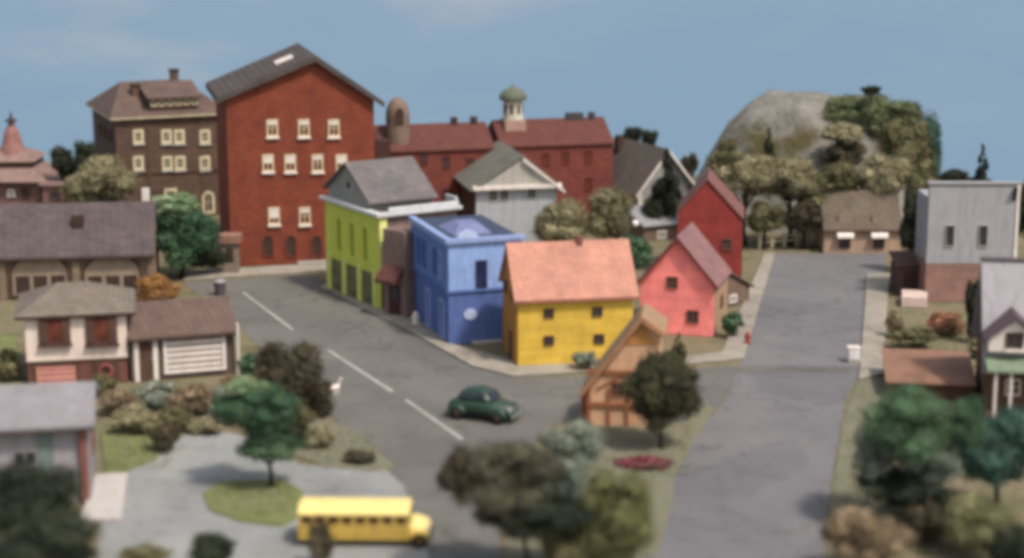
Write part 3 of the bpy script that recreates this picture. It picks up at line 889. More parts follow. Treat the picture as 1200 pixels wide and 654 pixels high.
# --- pale house with pediment
b = B('pediment_house', 'pale blue grey house with white temple pediment and green grey roof', 'house', (558, 290), (652, 286), 8)
m_pale = paint('pale_bluegrey', C(170, 172, 174), 0.12)
he = b.z(0, 0, 219); hr = b.z(b.W * 0.56, 0, 183); he2 = b.z(b.W, 0, 216)
b.gable_y(he, hr, m_pale, rf_olive, 0.55, 0.5, 0.14, b.W * 0.56, he2)
m_ped = paint('pediment_grey', C(172, 166, 156), 0.08)
b.part('pediment', MB().prism_y([(0.0, he + 0.1), (b.W - 0.0, he + 0.1), (b.W * 0.56, hr - 0.1)], -0.3, -0.004), m_ped)
b.part('entablature', MB().box(-0.3, -0.55, he - 0.22, b.W + 0.3, -0.004, he + 0.09), M['white'])
xm = b.W * 0.56
k0 = (hr - he) / xm; k1 = (hr - he2) / (b.W - xm)
b.part('rake', MB().prism_y([(xm, hr - 0.3), (b.W + 0.55, he2 - 0.55 * k1 - 0.2), (b.W + 0.55, he2 - 0.55 * k1), (xm, hr - 0.02)], -0.62, -0.504), M['white'])
for x, y in ((578, 229), (591, 228), (623, 226)):
    b.win(x, y, 10, 13, frame=M['concrete'], t=0.06)
b.win(640, 262, 12, 18, frame=M['white'], t=0.1)
b.part('shaded_side_panel', MB().box(-0.05, 0.02, 0, -0.003, b.D, he - 0.3), paint('shadow_brown_side', C(92, 76, 68), 0.2))  # dark brown panel paints the shade on the pale house's left side

# --- long red brick halls behind
b = B('brick_hall', 'long red brick hall with a round topped stair tower at its left end', 'building', (448, 276), (578, 270), 6)
he = b.z(0, 0, 178); hr = b.z(0, 3, 149)
b.gable_x(he, hr, br_red2, paint('rust_roof', C(98, 58, 51), 0.22), 0.2, 0.1, 0.14)
m_tow = courses('tower_brick', C(132, 112, 98), C(120, 100, 88), C(112, 96, 86), 0.4, 0.14, 0.012)
tx = b.on(470, 160)[0]
zt = b.z(tx, 2, 113)
prof = [(0.95, 0.0), (0.95, zt - 1.5)] + [(0.95 * math.cos(a * math.pi / 16) + 0.001, zt - 1.5 + 1.5 * math.sin(a * math.pi / 16)) for a in range(1, 9)]
t = b.part('tower', MB().lathe(prof, tx, 1.4, 18), m_tow, smooth=False, bevel=0)
MB().prism_y(arch(0.6, 1.3), -0.06, 0.0).build('louvre', M['darkwood'], t, loc=(tx, 0.46, zt - 1.4))
for x, y in ((523, 190), (497, 186), (551, 192), (523, 228)):
    b.win(x, y, 9, 15, frame=br_red2, glass=M['glass'], t=0.06)
for x in (0.72, 0.9):
    b.part('chimney', MB().box(b.W * x - 0.25, 2.7, hr - 0.2, b.W * x + 0.25, 3.2, hr + 0.6), M['darkwood'])
b.part('end_bay', MB().box(-0.5, -0.3, 0, 0.7, 2.5, he + 0.9), paint('dark_brick', C(74, 48, 44), 0.2))  # end bay in a darker brick than the hall

b = B('cupola_hall', 'long red brick hall crowned by a white cupola with green dome', 'building', (588, 268), (717, 262), 6)
he = b.z(0, 0, 172); hr = b.z(0, 3, 143)
b.gable_x(he, hr, br_red2, paint('rust_roof', C(98, 58, 51), 0.22), 0.2, 0.1, 0.14)
cx = b.on(610, 160)[0]
cb = b.part('cupola', MB().box(cx - 0.85, 1.6, he + 0.6, cx + 0.85, 3.3, hr + 0.25), paint('pink_plinth', C(170, 138, 122), 0.15))
m_cup = paint('cupola_cream', C(206, 200, 180), 0.1)
zc0, zc1 = hr + 0.26, b.z(cx, 2.4, 117)
prof = [(0.82, zc0), (0.82, zc1)]
MB().lathe(prof, cx, 2.45, 8).build('lantern', m_cup, cb)
for q in range(8):
    a = 2 * math.pi * (q + 0.5) / 8
    MB().box(-0.13, -0.03, zc0 + 0.5, 0.13, 0.02, zc1 - 0.35).build('louvre', M['darkwood'], cb, loc=(cx + 0.77 * math.cos(a), 2.45 + 0.77 * math.sin(a), 0)).rotation_euler.z = a + math.pi / 2
MB().lathe([(1.1, zc1 + 0.003), (1.14, zc1 + 0.15), (1.1, zc1 + 0.4), (0.8, zc1 + 0.75), (0.35, zc1 + 0.95), (0.15, zc1 + 1.1), (0.02, zc1 + 1.3)], cx, 2.45, 16).build('dome', paint('copper_green', C(104, 108, 92), 0.2), cb)
for x, y in ((663, 184), (690, 183), (690, 215), (640, 186)):
    b.win(x, y, 9, 15, frame=br_red2, glass=M['redglass'], t=0.06)
for x, w in ((0.74, 0.7), (0.9, 0.22)):
    b.part('chimney', MB().box(b.W * x - w, 2.6, hr - 0.2, b.W * x + w, 3.3, hr + 0.55), paint('soot_grey', C(74, 68, 70), 0.2))

# --- A-frame house
b = B('chalet', 'grey roofed chalet with white bargeboards and pale gable half hidden by a conifer', 'house', (747, 268), (810, 262), 8)
he = b.z(0, 0, 222); hr = b.z(b.W / 2, 0, 176)
b.gable_y(he, hr, paint('chalet_pale', C(156, 154, 146), 0.15), courses('taupe_grey_roof', C(104, 95, 86), C(94, 86, 79), C(74, 68, 62), 0.4, 0.16, 0.02), 0.45, 0.5, 0.14, None, None, barge=M['white'])
b.part('chimney', MB().box(b.W * 0.3, 6.0, hr - 1.0, b.W * 0.3 + 0.5, 6.5, hr + 0.5), M['darkwood'])
b.part('corner_board', MB().box(0.0, -0.12, 0, 0.3, -0.004, he - 0.1), M['white'])
b.win(779, 222, 12, 16, frame=M['white'])
b = B('grey_lean_to', 'low pale grey roofed lean-to in front of the chalet', 'shed', (754, 283), (803, 278), 2.6)
h0 = b.z(0, 0, 266)
b.part('wall', MB().box(0, 0, 0, b.W, b.D, h0), paint('shed_wall', C(116, 96, 82), 0.2))
b.part('roof', MB().prism_x([(-0.3, h0 + 0.01), (b.D + 0.1, h0 + 1.1), (b.D + 0.1, h0 + 1.22), (-0.3, h0 + 0.12)], -0.2, b.W + 0.2), paint('light_grey_roof', C(142, 140, 140), 0.12))
b.win(775, 275, 10, 9, frame=M['white'])

# --- tan house at the end of the right road
b = B('tan_house', 'small tan house with two white dormers at the end of the road', 'house', (965, 297), (1055, 297), 5)
he = b.z(0, 0, 267); hr = b.z(0, 2.5, 226)
m_tn = paint('tan_wall', C(176, 148, 124), 0.14)
b.gable_x(he, hr, m_tn, courses('khaki_roof', C(112, 100, 86), C(102, 91, 78), C(80, 72, 62), 0.4, 0.16, 0.02), 0.25, 0.1, 0.12, fascia=M['trim_brown'])
for x in (990, 1030):
    b.win(x, 284, 13, 14, frame=M['trim_brown'], t=0.06)
    a, z = b.on(x, 273)
    o = MB().prism_x([(-0.003, 0.3), (-0.003, -0.22), (-0.55, -0.3), (-0.5, -0.1)], -0.62, 0.62).build('hood', M['white'], b.root); b.place(o, 'front', a, z)
    k = (hr - he) / 2.5
    zz = he + 0.5 * k
    d = b.part('dormer', MB().prism_y([(a - 0.5, zz - 0.2), (a + 0.5, zz - 0.2), (a + 0.5, zz + 0.35), (a, zz + 0.8), (a - 0.5, zz + 0.35)], 0.25, 1.8), paint('dormer_tan', C(140, 126, 108), 0.15))

# --- grey false-front building
b = B('false_front_store', 'tall flat grey false fronted building with two narrow dark windows', 'building', (1083, 354), (1187, 354), 4.0)
m_gr = paint('grey_board', C(158, 156, 158), 0.1)
h0 = b.z(0, 0, 216); hb = b.z(0, 0, 309)
b.part('base_wall', MB().box(0.02, 0.02, 0, b.W - 0.02, b.D, hb), courses('dusty_brick', C(150, 116, 104), C(138, 106, 95), C(126, 104, 94), 0.4, 0.14, 0.012))
b.part('wall', MB().box(0, 0, hb + 0.004, b.W, 0.4, h0), m_gr)
b.part('rear_wall', MB().box(0.1, 0.404, hb + 0.004, b.W - 0.1, b.D, h0 - 1.0), m_gr)
b.part('cornice', MB().box(-0.1, -0.12, h0 + 0.004, b.W + 0.12, 0.5, h0 + 0.14), paint('grey_cap', C(150, 148, 148), 0.1))
b.part('edge_board', MB().box(b.W - 0.16, -0.08, hb + 0.2, b.W + 0.06, -0.003, h0 - 0.02), M['white'])
b.part('bracket', MB().prism_x([(-0.09, h0 - 0.2), (-0.5, h0 - 0.2), (-0.4, h0 - 0.5), (-0.09, h0 - 1.1)], b.W - 0.42, b.W - 0.22), M['darkwood'])
for x in (1113, 1152):
    b.win(x, 276, 11, 25, frame=M['concrete'], t=0.05, bars=False)

# --- grey house with porch at the right edge
b = B('porch_house', 'grey roofed house with white gable dormer and green porch roof', 'house', (1158, 492), (1262, 496), 7)
he = b.z(0, 0, 436); hr = b.z(0, 4.4, 308)
m_roofg = paint('lilac_grey_roof', C(156, 151, 154), 0.1, 0.9)
b.part('wall', MB().prism_x([(1.5, 0), (b.D, 0), (b.D, he), (4.4, hr), (1.5, he + 0.25)], 0, b.W), paint('umber_plaster', C(100, 78, 62), 0.2))
kk = (hr - he - 0.25) / 2.9
b.part('roof', MB().prism_x([(1.1, he + 0.25 - 0.4 * kk + 0.02), (4.4, hr + 0.012), (b.D + 0.3, he), (b.D + 0.3, he + 0.15), (4.4, hr + 0.17), (1.1, he + 0.25 - 0.4 * kk + 0.17)], -0.3, b.W + 0.3), m_roofg)
b.part('ridge_cap', MB().box(-0.35, 4.25, hr + 0.15, b.W + 0.35, 4.6, hr + 0.3), paint('ridge_dark', C(98, 88, 90), 0.15))
xd = b.on(1192, 400)[0]; zd = b.z(xd, 1.2, 412)
dw = 1.3
b.part('dormer', MB().prism_y([(xd - dw, zd), (xd + dw, zd), (xd + dw, zd + 0.7), (xd, zd + 1.75), (xd - dw, zd + 0.7)], 1.0, 3.8), M['white'])
b.part('dormer_roof', MB().prism_y([(xd - dw - 0.3, zd + 0.55), (xd, zd + 1.8), (xd + dw + 0.3, zd + 0.55), (xd + dw + 0.3, zd + 0.75), (xd, zd + 2.02), (xd - dw - 0.3, zd + 0.75)], 0.75, 4.0), paint('dormer_dark_roof', C(92, 76, 82), 0.15))
o = b.win_at(xd, zd + 0.65, 0.9, 0.9, frame=M['trim_brown'], sill=M['white']); o.location.y = 1.0
b.part('porch_roof', MB().prism_x([(-0.2, he), (1.6, he + 0.35), (1.6, he + 0.5), (-0.2, he + 0.14)], -0.2, b.W + 0.2), paint('sage_green_roof', C(122, 136, 112), 0.14))
for x in (1165, 1183, 1205, 1240):
    a, _ = b.on(x, 480)
    b.part('porch_post', MB().box(a - 0.07, -0.05, 0, a + 0.07, 0.09, he - 0.004), M['white'])
b.part('porch_floor', MB().box(-0.1, -0.2, 0, b.W, 1.49, 0.14), paint('porch_deck', C(120, 98, 82), 0.2))
o = b.win_at(b.W * 0.3, he * 0.55, 0.8, 0.9, frame=M['white']); o.location.y = 1.5

# --- low rust-coloured shed roof on the right
b = B('rust_shed', 'low shed with a bare rust brown roof beside the right sidewalk', 'shed', (1040, 466), (1140, 470), 5)
h0 = b.z(0, 0, 448); h1 = b.z(0, 5, 412)
b.part('wall', MB().prism_x([(0, 0), (5, 0), (5, h1), (0, h0)], 0, b.W), paint('dark_red_wall', C(96, 64, 54), 0.25))
b.part('roof', MB().prism_x([(-0.25, h0 + 0.0), (5.2, h1 + 0.03), (5.2, h1 + 0.15), (-0.25, h0 + 0.12)], -0.15, b.W + 0.15), paint('rust_brown_roof', C(140, 104, 86), 0.22, 0.8))
b.win_at(b.W * 0.5, h0 * 0.5, 0.7, 0.5, frame=M['trim_brown'])
# white low wall
q = [G(*p) for p in ((1056, 360), (1086, 361), (1086, 352), (1056, 351))]
o = MB().prism_z([(v.x, v.y) for v in q], 0, 0.7).build('garden_wall', paint('blush_white', C(206, 184, 172), 0.12), bevel=0.04)
tag(o, 'short blush white garden wall at the foot of the grey false front', 'wall')
b = B('dark_gate_hut', 'narrow dark maroon hut against the grey false fronted building', 'hut', (1050, 346), (1080, 346), 2.2)
h0 = b.z(0, 0, 312)
b.part('wall', MB().box(0, 0, 0, b.W, b.D, h0), paint('maroon_hut', C(82, 62, 62), 0.2))
b.part('roof', MB().prism_x([(-0.2, h0 + 0.01), (b.D + 0.2, h0 + 0.5), (b.D + 0.2, h0 + 0.6), (-0.2, h0 + 0.1)], -0.15, b.W + 0.1), M['trim_brown'])
o = MB().box(-0.4, -0.05, -0.8, 0.4, 0.02, 0.8).build('door', M['darkwood'], b.root); b.place(o, 'front', b.W / 2, 0.82)

# --- small kiosk by the red warehouse
b = B('gate_pillar', 'small stone kiosk with pinkish cap at the warehouse corner', 'kiosk', (261, 322), (279, 322), 1.1)
h0 = b.z(0, 0, 285)
b.part('wall', MB().box(0, 0, 0, b.W, b.D, h0), paint('kiosk_stone', C(132, 118, 106), 0.2))
b.part('roof', MB().box(-0.2, -0.2, h0 + 0.004, b.W + 0.2, b.D + 0.2, h0 + 0.55), paint('kiosk_pink', C(150, 112, 98), 0.2))
b.part('hatch', MB().box(b.W * 0.25, -0.05, h0 * 0.4, b.W * 0.75, -0.003, h0 * 0.85), M['darkwood'])

# ================================================================== HILL
hb = G(948, 272)
hy = hb.y + 8
hc = Vector((AT(948, 270, hy).x, hy, 0))
hw = 172 * MPP(hy); hh = ZAT(hy, 113)
hm_ = MB()
NR, NA = 26, 64
hm_.v.append((hc.x, hc.y, hh * 0.993))
for j in range(1, NR + 1):
    r = j / NR
    for i in range(NA):
        a = 2 * math.pi * i / NA
        x, y = hc.x + math.cos(a) * r * hw, hc.y + math.sin(a) * r * hw * 0.72
        z = hh * min(0.955, 0.5 + 0.5 * math.cos(math.pi * r ** 1.8)) * 1.04 * (1 if r < 1 else 0)
        z += (mnoise.fractal(Vector((x * 0.25, y * 0.25, 3)), 1, 2, 5) * 1.5) * (1 - r) ** 0.5 * min(1, r * 2.2)
        hm_.v.append((x, y, max(z, -0.3) if r < 1 else -0.3))
for i in range(NA):
    hm_.f.append((0, 1 + i, 1 + (i + 1) % NA))
for j in range(NR - 1):
    for i in range(NA):
        a, b2 = 1 + j * NA + i, 1 + j * NA + (i + 1) % NA
        hm_.f.append((a, a + NA, b2 + NA, b2))
t = NT('hill_rock')
rock = t.ramp(t.noise(0.5, 7, 0.7), [(0.3, C(126, 120, 110)), (0.5, C(156, 150, 139)), (0.75, C(172, 166, 155))])
moss = t.ramp(t.noise(1.2, 6, 0.7), [(0.35, C(92, 86, 58)), (0.7, C(124, 116, 84))])
f = t.ramp(t.noise(0.22, 4, 0.6), [(0.54, (0, 0, 0, 1)), (0.66, (1, 1, 1, 1))])
t.bump(t.noise(1.6, 8, 0.7), 1.0, 0.8)
tag(hm_.build('hill', t.done(t.mix(f, rock, moss), 0.95, 0.05), smooth=True), kind='structure')

# ================================================================== TREES AND BUSHES
fo_dark = foliage('foliage_dark', C(54, 58, 46), C(76, 80, 62), C(46, 50, 42))
fo_green = foliage('foliage_green', C(70, 96, 70), C(102, 124, 94), C(56, 76, 58))
fo_lgreen = foliage('foliage_light_green', C(112, 128, 96), C(142, 152, 120), C(92, 112, 80))
fo_olive = foliage('foliage_olive', C(92, 88, 62), C(122, 116, 86), C(76, 72, 52))
fo_pale = foliage('foliage_pale_olive', C(134, 127, 98), C(156, 147, 118), C(112, 106, 80))
fo_brown = foliage('foliage_brown', C(112, 96, 76), C(146, 128, 104), C(92, 80, 62))
fo_grey = foliage('foliage_grey_green', C(114, 118, 102), C(146, 148, 132), C(88, 96, 84))
fo_teal = foliage('foliage_teal', C(66, 92, 82), C(92, 116, 104), C(56, 76, 68))
fo_orange = foliage('foliage_orange', C(140, 100, 60), C(164, 124, 78), C(126, 96, 66))
fo_yel = foliage('foliage_yellow_green', C(120, 115, 70), C(146, 140, 94), C(104, 102, 66))
fo_red = foliage('foliage_reddish', C(132, 84, 66), C(160, 116, 94), C(112, 90, 70))
fo_umber = foliage('foliage_umber', C(78, 70, 56), C(104, 95, 76), C(64, 59, 48))

g = 'trees along the back of the town'
tree('tree', 'dark round tree against the sky left of the mansion', 'tree', 74, 192, 36, 40, 268, fo_dark, group=g)
tree('tree', 'dark rounded tree touching the left wall of the mansion', 'tree', 101, 186, 34, 44, 270, fo_dark, group=g)
tree('tree', 'pale olive spreading tree in front of the brown mansion', 'tree', 128, 208, 74, 54, 274, fo_pale, group=g, leaf=0.16)
bush('bush', 'pale olive bush beside the low annex', 'bush', 96, 222, 44, 34, 276, fo_pale)
tree('tree', 'full green tree with pale top between slate roof and red warehouse', 'tree', 214, 276, 84, 74, 326, fo_green, tr=0.2, extra=[(205, 240, 60, 32, fo_lgreen)])
bush('bush', 'dark green bush below the green tree by the warehouse', 'bush', 238, 300, 54, 34, 324, fo_dark)
bush('bush', 'orange autumn bush in front of the long brown hall', 'bush', 184, 337, 58, 34, 356, fo_orange, leaf=0.105)
bush('bush', 'rounded khaki bush above the yellow house roof', 'bush', 659, 262, 70, 58, 304, fo_pale, depth=0.7, k=34)
bush('bush', 'rounded grey olive bush left of the chalet', 'bush', 712, 254, 60, 70, 302, foliage('foliage_khaki', C(112, 106, 80), C(138, 130, 102), C(94, 90, 66)), depth=0.7, k=34)
bush('bush', 'dark green bush between yellow roof and pink gable', 'bush', 742, 294, 46, 44, 330, fo_green)
tree('conifer', 'dark conifer standing before the chalet gable', 'tree', 781, 212, 46, 78, 278, fo_dark, cone=True, tr=0.08)
tree('tree', 'tiny dark tree on the skyline left of the chalet ridge', 'tree', 742, 160, 26, 26, 236, fo_dark, tr=0.08)
tree('tree', 'tiny dark tree on the skyline just behind the chalet ridge', 'tree', 762, 163, 22, 24, 236, fo_dark, tr=0.08)
tree('tree', 'dark scraggly tree behind the right slope of the chalet', 'tree', 806, 192, 26, 34, 262, fo_umber)

# the hill's trees
g = 'trees on the rocky hill'
fo_moss = foliage('foliage_moss', C(92, 98, 70), C(116, 120, 90), C(78, 84, 60))
tree('tree', 'large spreading green tree on the right shoulder of the hill', 'tree', 1058, 176, 96, 108, 258, fo_olive, group=g, leaf=0.16, tr=0.3, extra=[(1022, 144, 74, 62, fo_moss), (1086, 180, 40, 96, fo_teal), (1050, 132, 60, 34, fo_moss)])
tree('tree', 'moss green tree at the right end of the flat hilltop', 'tree', 990, 132, 62, 40, 258, fo_moss, group=g, tr=0.15)
tree('tree', 'small dark green tree on the very top of the hill', 'tree', 1020, 106, 26, 12, 262, fo_dark, group=g, tr=0.1)
tree('tree', 'round khaki tree right behind the tan house', 'tree', 1036, 204, 66, 50, 286, fo_pale, group=g, tr=0.2)
tree('tree', 'wide olive tree behind the left gable of the tan house', 'tree', 982, 212, 62, 44, 286, fo_olive, group=g, tr=0.2)
tree('conifer', 'small dark conifer alone on the grey rock', 'tree', 901, 168, 17, 40, 268, fo_dark, group=g, cone=True, tr=0.05)
tree('tree', 'khaki tree with dark trunk at the foot of the rock', 'tree', 926, 210, 82, 48, 288, fo_pale, group=g, tr=0.22, extra=[(956, 228, 56, 34, fo_olive)])
tree('tree', 'olive tree over the red barn ridge', 'tree', 872, 204, 80, 52, 288, fo_pale, group=g, tr=0.2, extra=[(850, 190, 50, 30, fo_olive)])
bush('bush', 'dark green shrub on the left ledge of the rock', 'bush', 851, 172, 28, 20, 266, fo_olive)
bush('bush', 'pale mossy shrub on the right brow of the rock', 'bush', 984, 156, 52, 26, 270, fo_pale)
bush('bush', 'dark clump painted as the shade below the pale mossy shrub on the rock', 'bush', 986, 180, 54, 34, 271, fo_umber)  # umber leaves put the dark shade under the pale shrub into colour
tree('tree', 'olive brown tree under the hill beside the white rail fence', 'tree', 896, 252, 46, 44, 292, fo_olive, group=g, tr=0.18)
tree('tree', 'dark brown tree under the hill touching the tan house wall', 'tree', 942, 254, 50, 42, 292, fo_umber, group=g, tr=0.18)
tree('tree', 'dark tree filling the gap between tan house and false front', 'tree', 1070, 262, 34, 78, 320, fo_dark, tr=0.15)
tree('tree', 'olive tree at the right foot of the hill above the tan house', 'tree', 1078, 226, 50, 54, 290, fo_olive, group=g, tr=0.2)
tree('conifer', 'thin dark conifer rising behind the false fronted building', 'tree', 1151, 194, 24, 54, 300, fo_dark, cone=True, tr=0.06)
bush('bush', 'dark low treetop behind the false front roofline', 'bush', 1114, 208, 46, 18, 262, fo_dark)
tree('tree', 'dark green tree at the far right beside the false front', 'tree', 1204, 245, 38, 80, 330, fo_dark, tr=0.14)

# middle distance
bush('bush', 'grey green shrub under the yellow house window', 'bush', 686, 420, 34, 20, 434, fo_grey, leaf=0.12)
bush('bush', 'leafy green shrub at the right corner of the pink house', 'bush', 857, 378, 28, 30, 396, fo_green, leaf=0.12)
tree('conifer', 'small green conifer behind the round olive tree', 'tree', 795, 404, 20, 30, 430, fo_olive, cone=True, tr=0.06)
fo_rt = foliage('foliage_deep_olive', C(72, 70, 52), C(100, 96, 72), C(62, 62, 48))
tree('tree', 'round dark olive tree on a thin trunk above the pink flowers', 'tree', 775, 457, 90, 96, 527, fo_rt, tr=0.13, leaf=0.12, dens=1.3, k=44)
fo_mgreen = foliage('foliage_mid_green', C(84, 108, 80), C(112, 130, 100), C(74, 94, 70))
tree('tree', 'two tiered green tree on the lawn behind the yellow bus', 'tree', 314, 514, 86, 50, 573, fo_mgreen, tx=319, tr=0.13, leaf=0.115, extra=[(300, 478, 100, 58, fo_green), (290, 452, 52, 24, fo_lgreen), (350, 492, 44, 44, fo_olive)])
tree('tree', 'dark shaggy tree at the street edge right of the garage', 'tree', 336, 436, 92, 74, 488, fo_umber, tr=0.15, leaf=0.115, extra=[(372, 470, 44, 60, fo_umber)])
bush('bush', 'dark green low bush beside the garage corner', 'bush', 293, 430, 34, 34, 452, fo_green, leaf=0.105)
g = 'lichen shrubs below the white house'
for (x, y, w, h, r, m, lab) in [
    (140, 470, 46, 34, 486, fo_brown, 'beige shrub right of the grey cottage roof'),
    (182, 462, 56, 30, 478, fo_grey, 'grey green shrub under the narrow garage entrance'),
    (226, 466, 60, 36, 484, fo_brown, 'brown shrub under the white garage door'),
    (264, 474, 44, 46, 498, fo_grey, 'grey green shrub left of the two tiered tree'),
    (160, 492, 60, 32, 508, fo_pale, 'straw coloured shrub at the top of the small lawn'),
    (205, 492, 46, 30, 508, fo_olive, 'olive shrub at the corner of the pale driveway'),
    (120, 452, 40, 26, 462, fo_olive, 'olive shrub at the foot of the white house wreath door'),
    (276, 452, 40, 26, 464, fo_brown, 'straw brown shrub at the right corner of the garage'),
    (240, 500, 44, 24, 508, fo_pale, 'pale khaki shrub at the head of the pale driveway'),
    (196, 512, 42, 34, 530, fo_umber, 'dark brown shrub overlapping the edge of the driveway')]:
    bush('shrub', lab, 'shrub', x, y, w, h, r, m, leaf=0.105, group=g)
bush('shrub', 'dark flat clump standing for the shadowed rock on the roadside verge', 'shrub', 422, 535, 40, 18, 542, fo_umber, leaf=0.12)  # umber leaf clump added in place of a rock in shadow
bush('shrub', 'khaki shrub on the verge right of the two tiered tree', 'shrub', 372, 512, 48, 28, 524, fo_pale, leaf=0.12)
bush('shrub', 'olive shrub at the left edge of the white house', 'shrub', 8, 428, 40, 40, 448, fo_olive, leaf=0.105)
bush('shrub', 'reddish shrub at the foot of the false front', 'shrub', 1108, 378, 46, 28, 392, fo_red, leaf=0.105)
bush('shrub', 'khaki ground shrub behind the rust brown roof', 'shrub', 1070, 394, 56, 24, 408, fo_olive, leaf=0.105)
bush('shrub', 'tall dark evergreen shrub left of the grey porch house', 'shrub', 1140, 362, 26, 76, 402, fo_dark, leaf=0.105)
bush('shrub', 'dark green hedge clump below the grey porch house gable', 'shrub', 1150, 408, 36, 22, 420, fo_olive, leaf=0.105)
bush('shrub', 'olive shrub at the right edge of the sidewalk', 'shrub', 1048, 380, 22, 30, 396, fo_brown, leaf=0.12)

# foreground planting, out of focus
tree('tree', 'big dark grey olive tree on the centre island before the car', 'tree', 598, 556, 134, 84, 676, foliage('foliage_taupe', C(80, 77, 62), C(104, 100, 84), C(68, 66, 54)), tx=622, tr=0.12, leaf=0.105, extra=[(622, 598, 140, 58, fo_dark), (534, 556, 54, 72, fo_umber), (655, 560, 70, 70, fo_grey)])
tree('tree', 'grey green tree on the centre island left of the pink flowers', 'tree', 668, 526, 84, 70, 590, fo_grey, tr=0.1, leaf=0.105)
bush('bush', 'tall drab olive bush on the centre island', 'bush', 716, 612, 112, 120, 672, foliage('foliage_drab', C(92, 92, 60), C(120, 116, 80), C(80, 80, 54)), leaf=0.105)
bush('bush', 'low dark bush at the foot of the island trunk', 'bush', 668, 640, 70, 56, 676, fo_olive, leaf=0.105)
tree('tree', 'large green tree with mottled crown in the lower right', 'tree', 1062, 500, 122, 96, 618, fo_mgreen, tr=0.2, leaf=0.105, extra=[(1092, 538, 84, 58, fo_grey), (1062, 576, 120, 50, fo_dark), (1130, 500, 60, 70, fo_green), (1024, 530, 56, 70, fo_grey)], tx=1078)
tree('tree', 'teal green tree at the right edge below the porch', 'tree', 1168, 524, 112, 92, 600, fo_teal, tr=0.15, leaf=0.115)
bush('bush', 'straw green bush in the lower right below the large green tree', 'bush', 1138, 610, 100, 66, 652, foliage('foliage_straw', C(104, 102, 72), C(130, 126, 94), C(92, 90, 66)), leaf=0.105)
bush('bush', 'brown dried bush at the lower right roadside', 'bush', 1014, 628, 104, 76, 676, fo_brown, leaf=0.105)
bush('bush', 'dark umber bush between the brown and straw green bushes', 'bush', 1088, 612, 60, 50, 640, fo_umber, leaf=0.105)
bush('bush', 'dark bush in the bottom right corner', 'bush', 1190, 646, 66, 64, 690, fo_dark, leaf=0.105)
bush('bush', 'large dark bush in front of the grey cottage', 'bush', 36, 588, 124, 112, 660, fo_dark, leaf=0.105)
bush('bush', 'dark green brown bush at the bottom left edge', 'bush', 60, 640, 140, 80, 690, fo_dark, leaf=0.105)
bush('bush', 'dark low bush at the bottom by the pale driveway', 'bush', 247, 646, 62, 44, 680, fo_dark, leaf=0.12)
bush('bush', 'small moss bush on the driveway by the bottom edge', 'bush', 172, 652, 60, 30, 672, fo_olive, leaf=0.12)
bush('bush', 'narrow dark shrub in front of the rear bus wheel', 'bush', 376, 636, 34, 62, 664, fo_umber, leaf=0.12)

# pink flower bed
base = G(755, 548)
me = crown_mesh('flower_bed', 1.75, 0.95, 0.42, foliage('petals', C(132, 70, 80), C(154, 90, 98), C(104, 76, 68)), 0.11, 1.6, k=22, zmin=-0.1)
me.transform(Matrix.Translation((0, 0, 0.12)))
o = bpy.data.objects.new('flower_bed', me); COL.objects.link(o); o.location = base
tag(o, 'bed of magenta pink flowers under the round olive tree', 'flowers')

# scattered ground cover along verges and gardens
def cover(name, areas, n, mat, size, zb):
    vs, fs = [], []
    for (x0, y0, x1, y1), q in areas:
        for _ in range(int(n * q)):
            p = G(rng.uniform(x0, x1), rng.uniform(y0, y1))
            for k in range(5):
                a = rng.random() * 6.28; s = size * rng.uniform(0.5, 1.2)
                d = Vector((math.cos(a), math.sin(a), 0)); c = p + Vector((rng.normal() * size, rng.normal() * size, zb))
                e = Vector((-d.y, d.x, 0)) * s * 0.4
                o = len(vs)
                vs += [c - e, c + e, c + e * 0.6 + d * s * 0.5 + Vector((0, 0, s)), c - e * 0.6 + d * s * 0.5 + Vector((0, 0, s))]
                fs.append((o, o + 1, o + 2, o + 3))
    me = bpy.data.meshes.new(name); me.from_pydata([tuple(v) for v in vs], [], fs); me.materials.append(mat)
    o = bpy.data.objects.new(name, me); COL.objects.link(o)
    return tag(o, kind='stuff')
cover('grass', [((122, 508, 200, 552), 1.0), ((250, 570, 345, 606), 1.0), ((335, 505, 440, 545), 1.2), ((690, 498, 810, 560), 1.0), ((625, 560, 775, 660), 1.0), ((990, 480, 1030, 640), 1.0)], 260, foliage('grass_blades', C(122, 122, 94), C(132, 132, 104), C(128, 122, 102)), 0.07, 0.1)
cover('undergrowth', [((60, 455, 300, 500), 1.2), ((1040, 380, 1150, 470), 1.0), ((560, 268, 760, 330), 0.8), ((870, 262, 970, 298), 0.7), ((1030, 480, 1200, 654), 1.4), ((0, 400, 40, 460), 0.4)], 220, foliage('scrub', C(126, 118, 92), C(146, 134, 108), C(120, 122, 92)), 0.1, 0.0)

# ================================================================== VEHICLES
def loft(sections):
    """sections: list of (x, [(y,z)...]) with equal point counts"""
    mb = MB()
    n = len(sections[0][1])
    vs = [(x, y, z) for x, pr in sections for y, z in pr]
    fs = []
    for k in range(len(sections) - 1):
        for i in range(n):
            j = (i + 1) % n
            fs.append((k * n + i, k * n + j, (k + 1) * n + j, (k + 1) * n + i))
    fs.append(tuple(range(n))[::-1]); fs.append(tuple(range((len(sections) - 1) * n, len(sections) * n)))
    return mb.add(vs, fs)

def rr(w, z0, z1, r=0.2, taper=0.0):
    """rounded car cross-section of half width w"""
    t = w * (1 - taper)
    return [(-w, z0), (-w, z0 + (z1 - z0) * 0.55), (-t, z1 - r), (-t + r * 0.4, z1 - r * 0.3), (-t + r, z1), (t - r, z1), (t - r * 0.4, z1 - r * 0.3), (t, z1 - r), (w, z0 + (z1 - z0) * 0.55), (w, z0)]

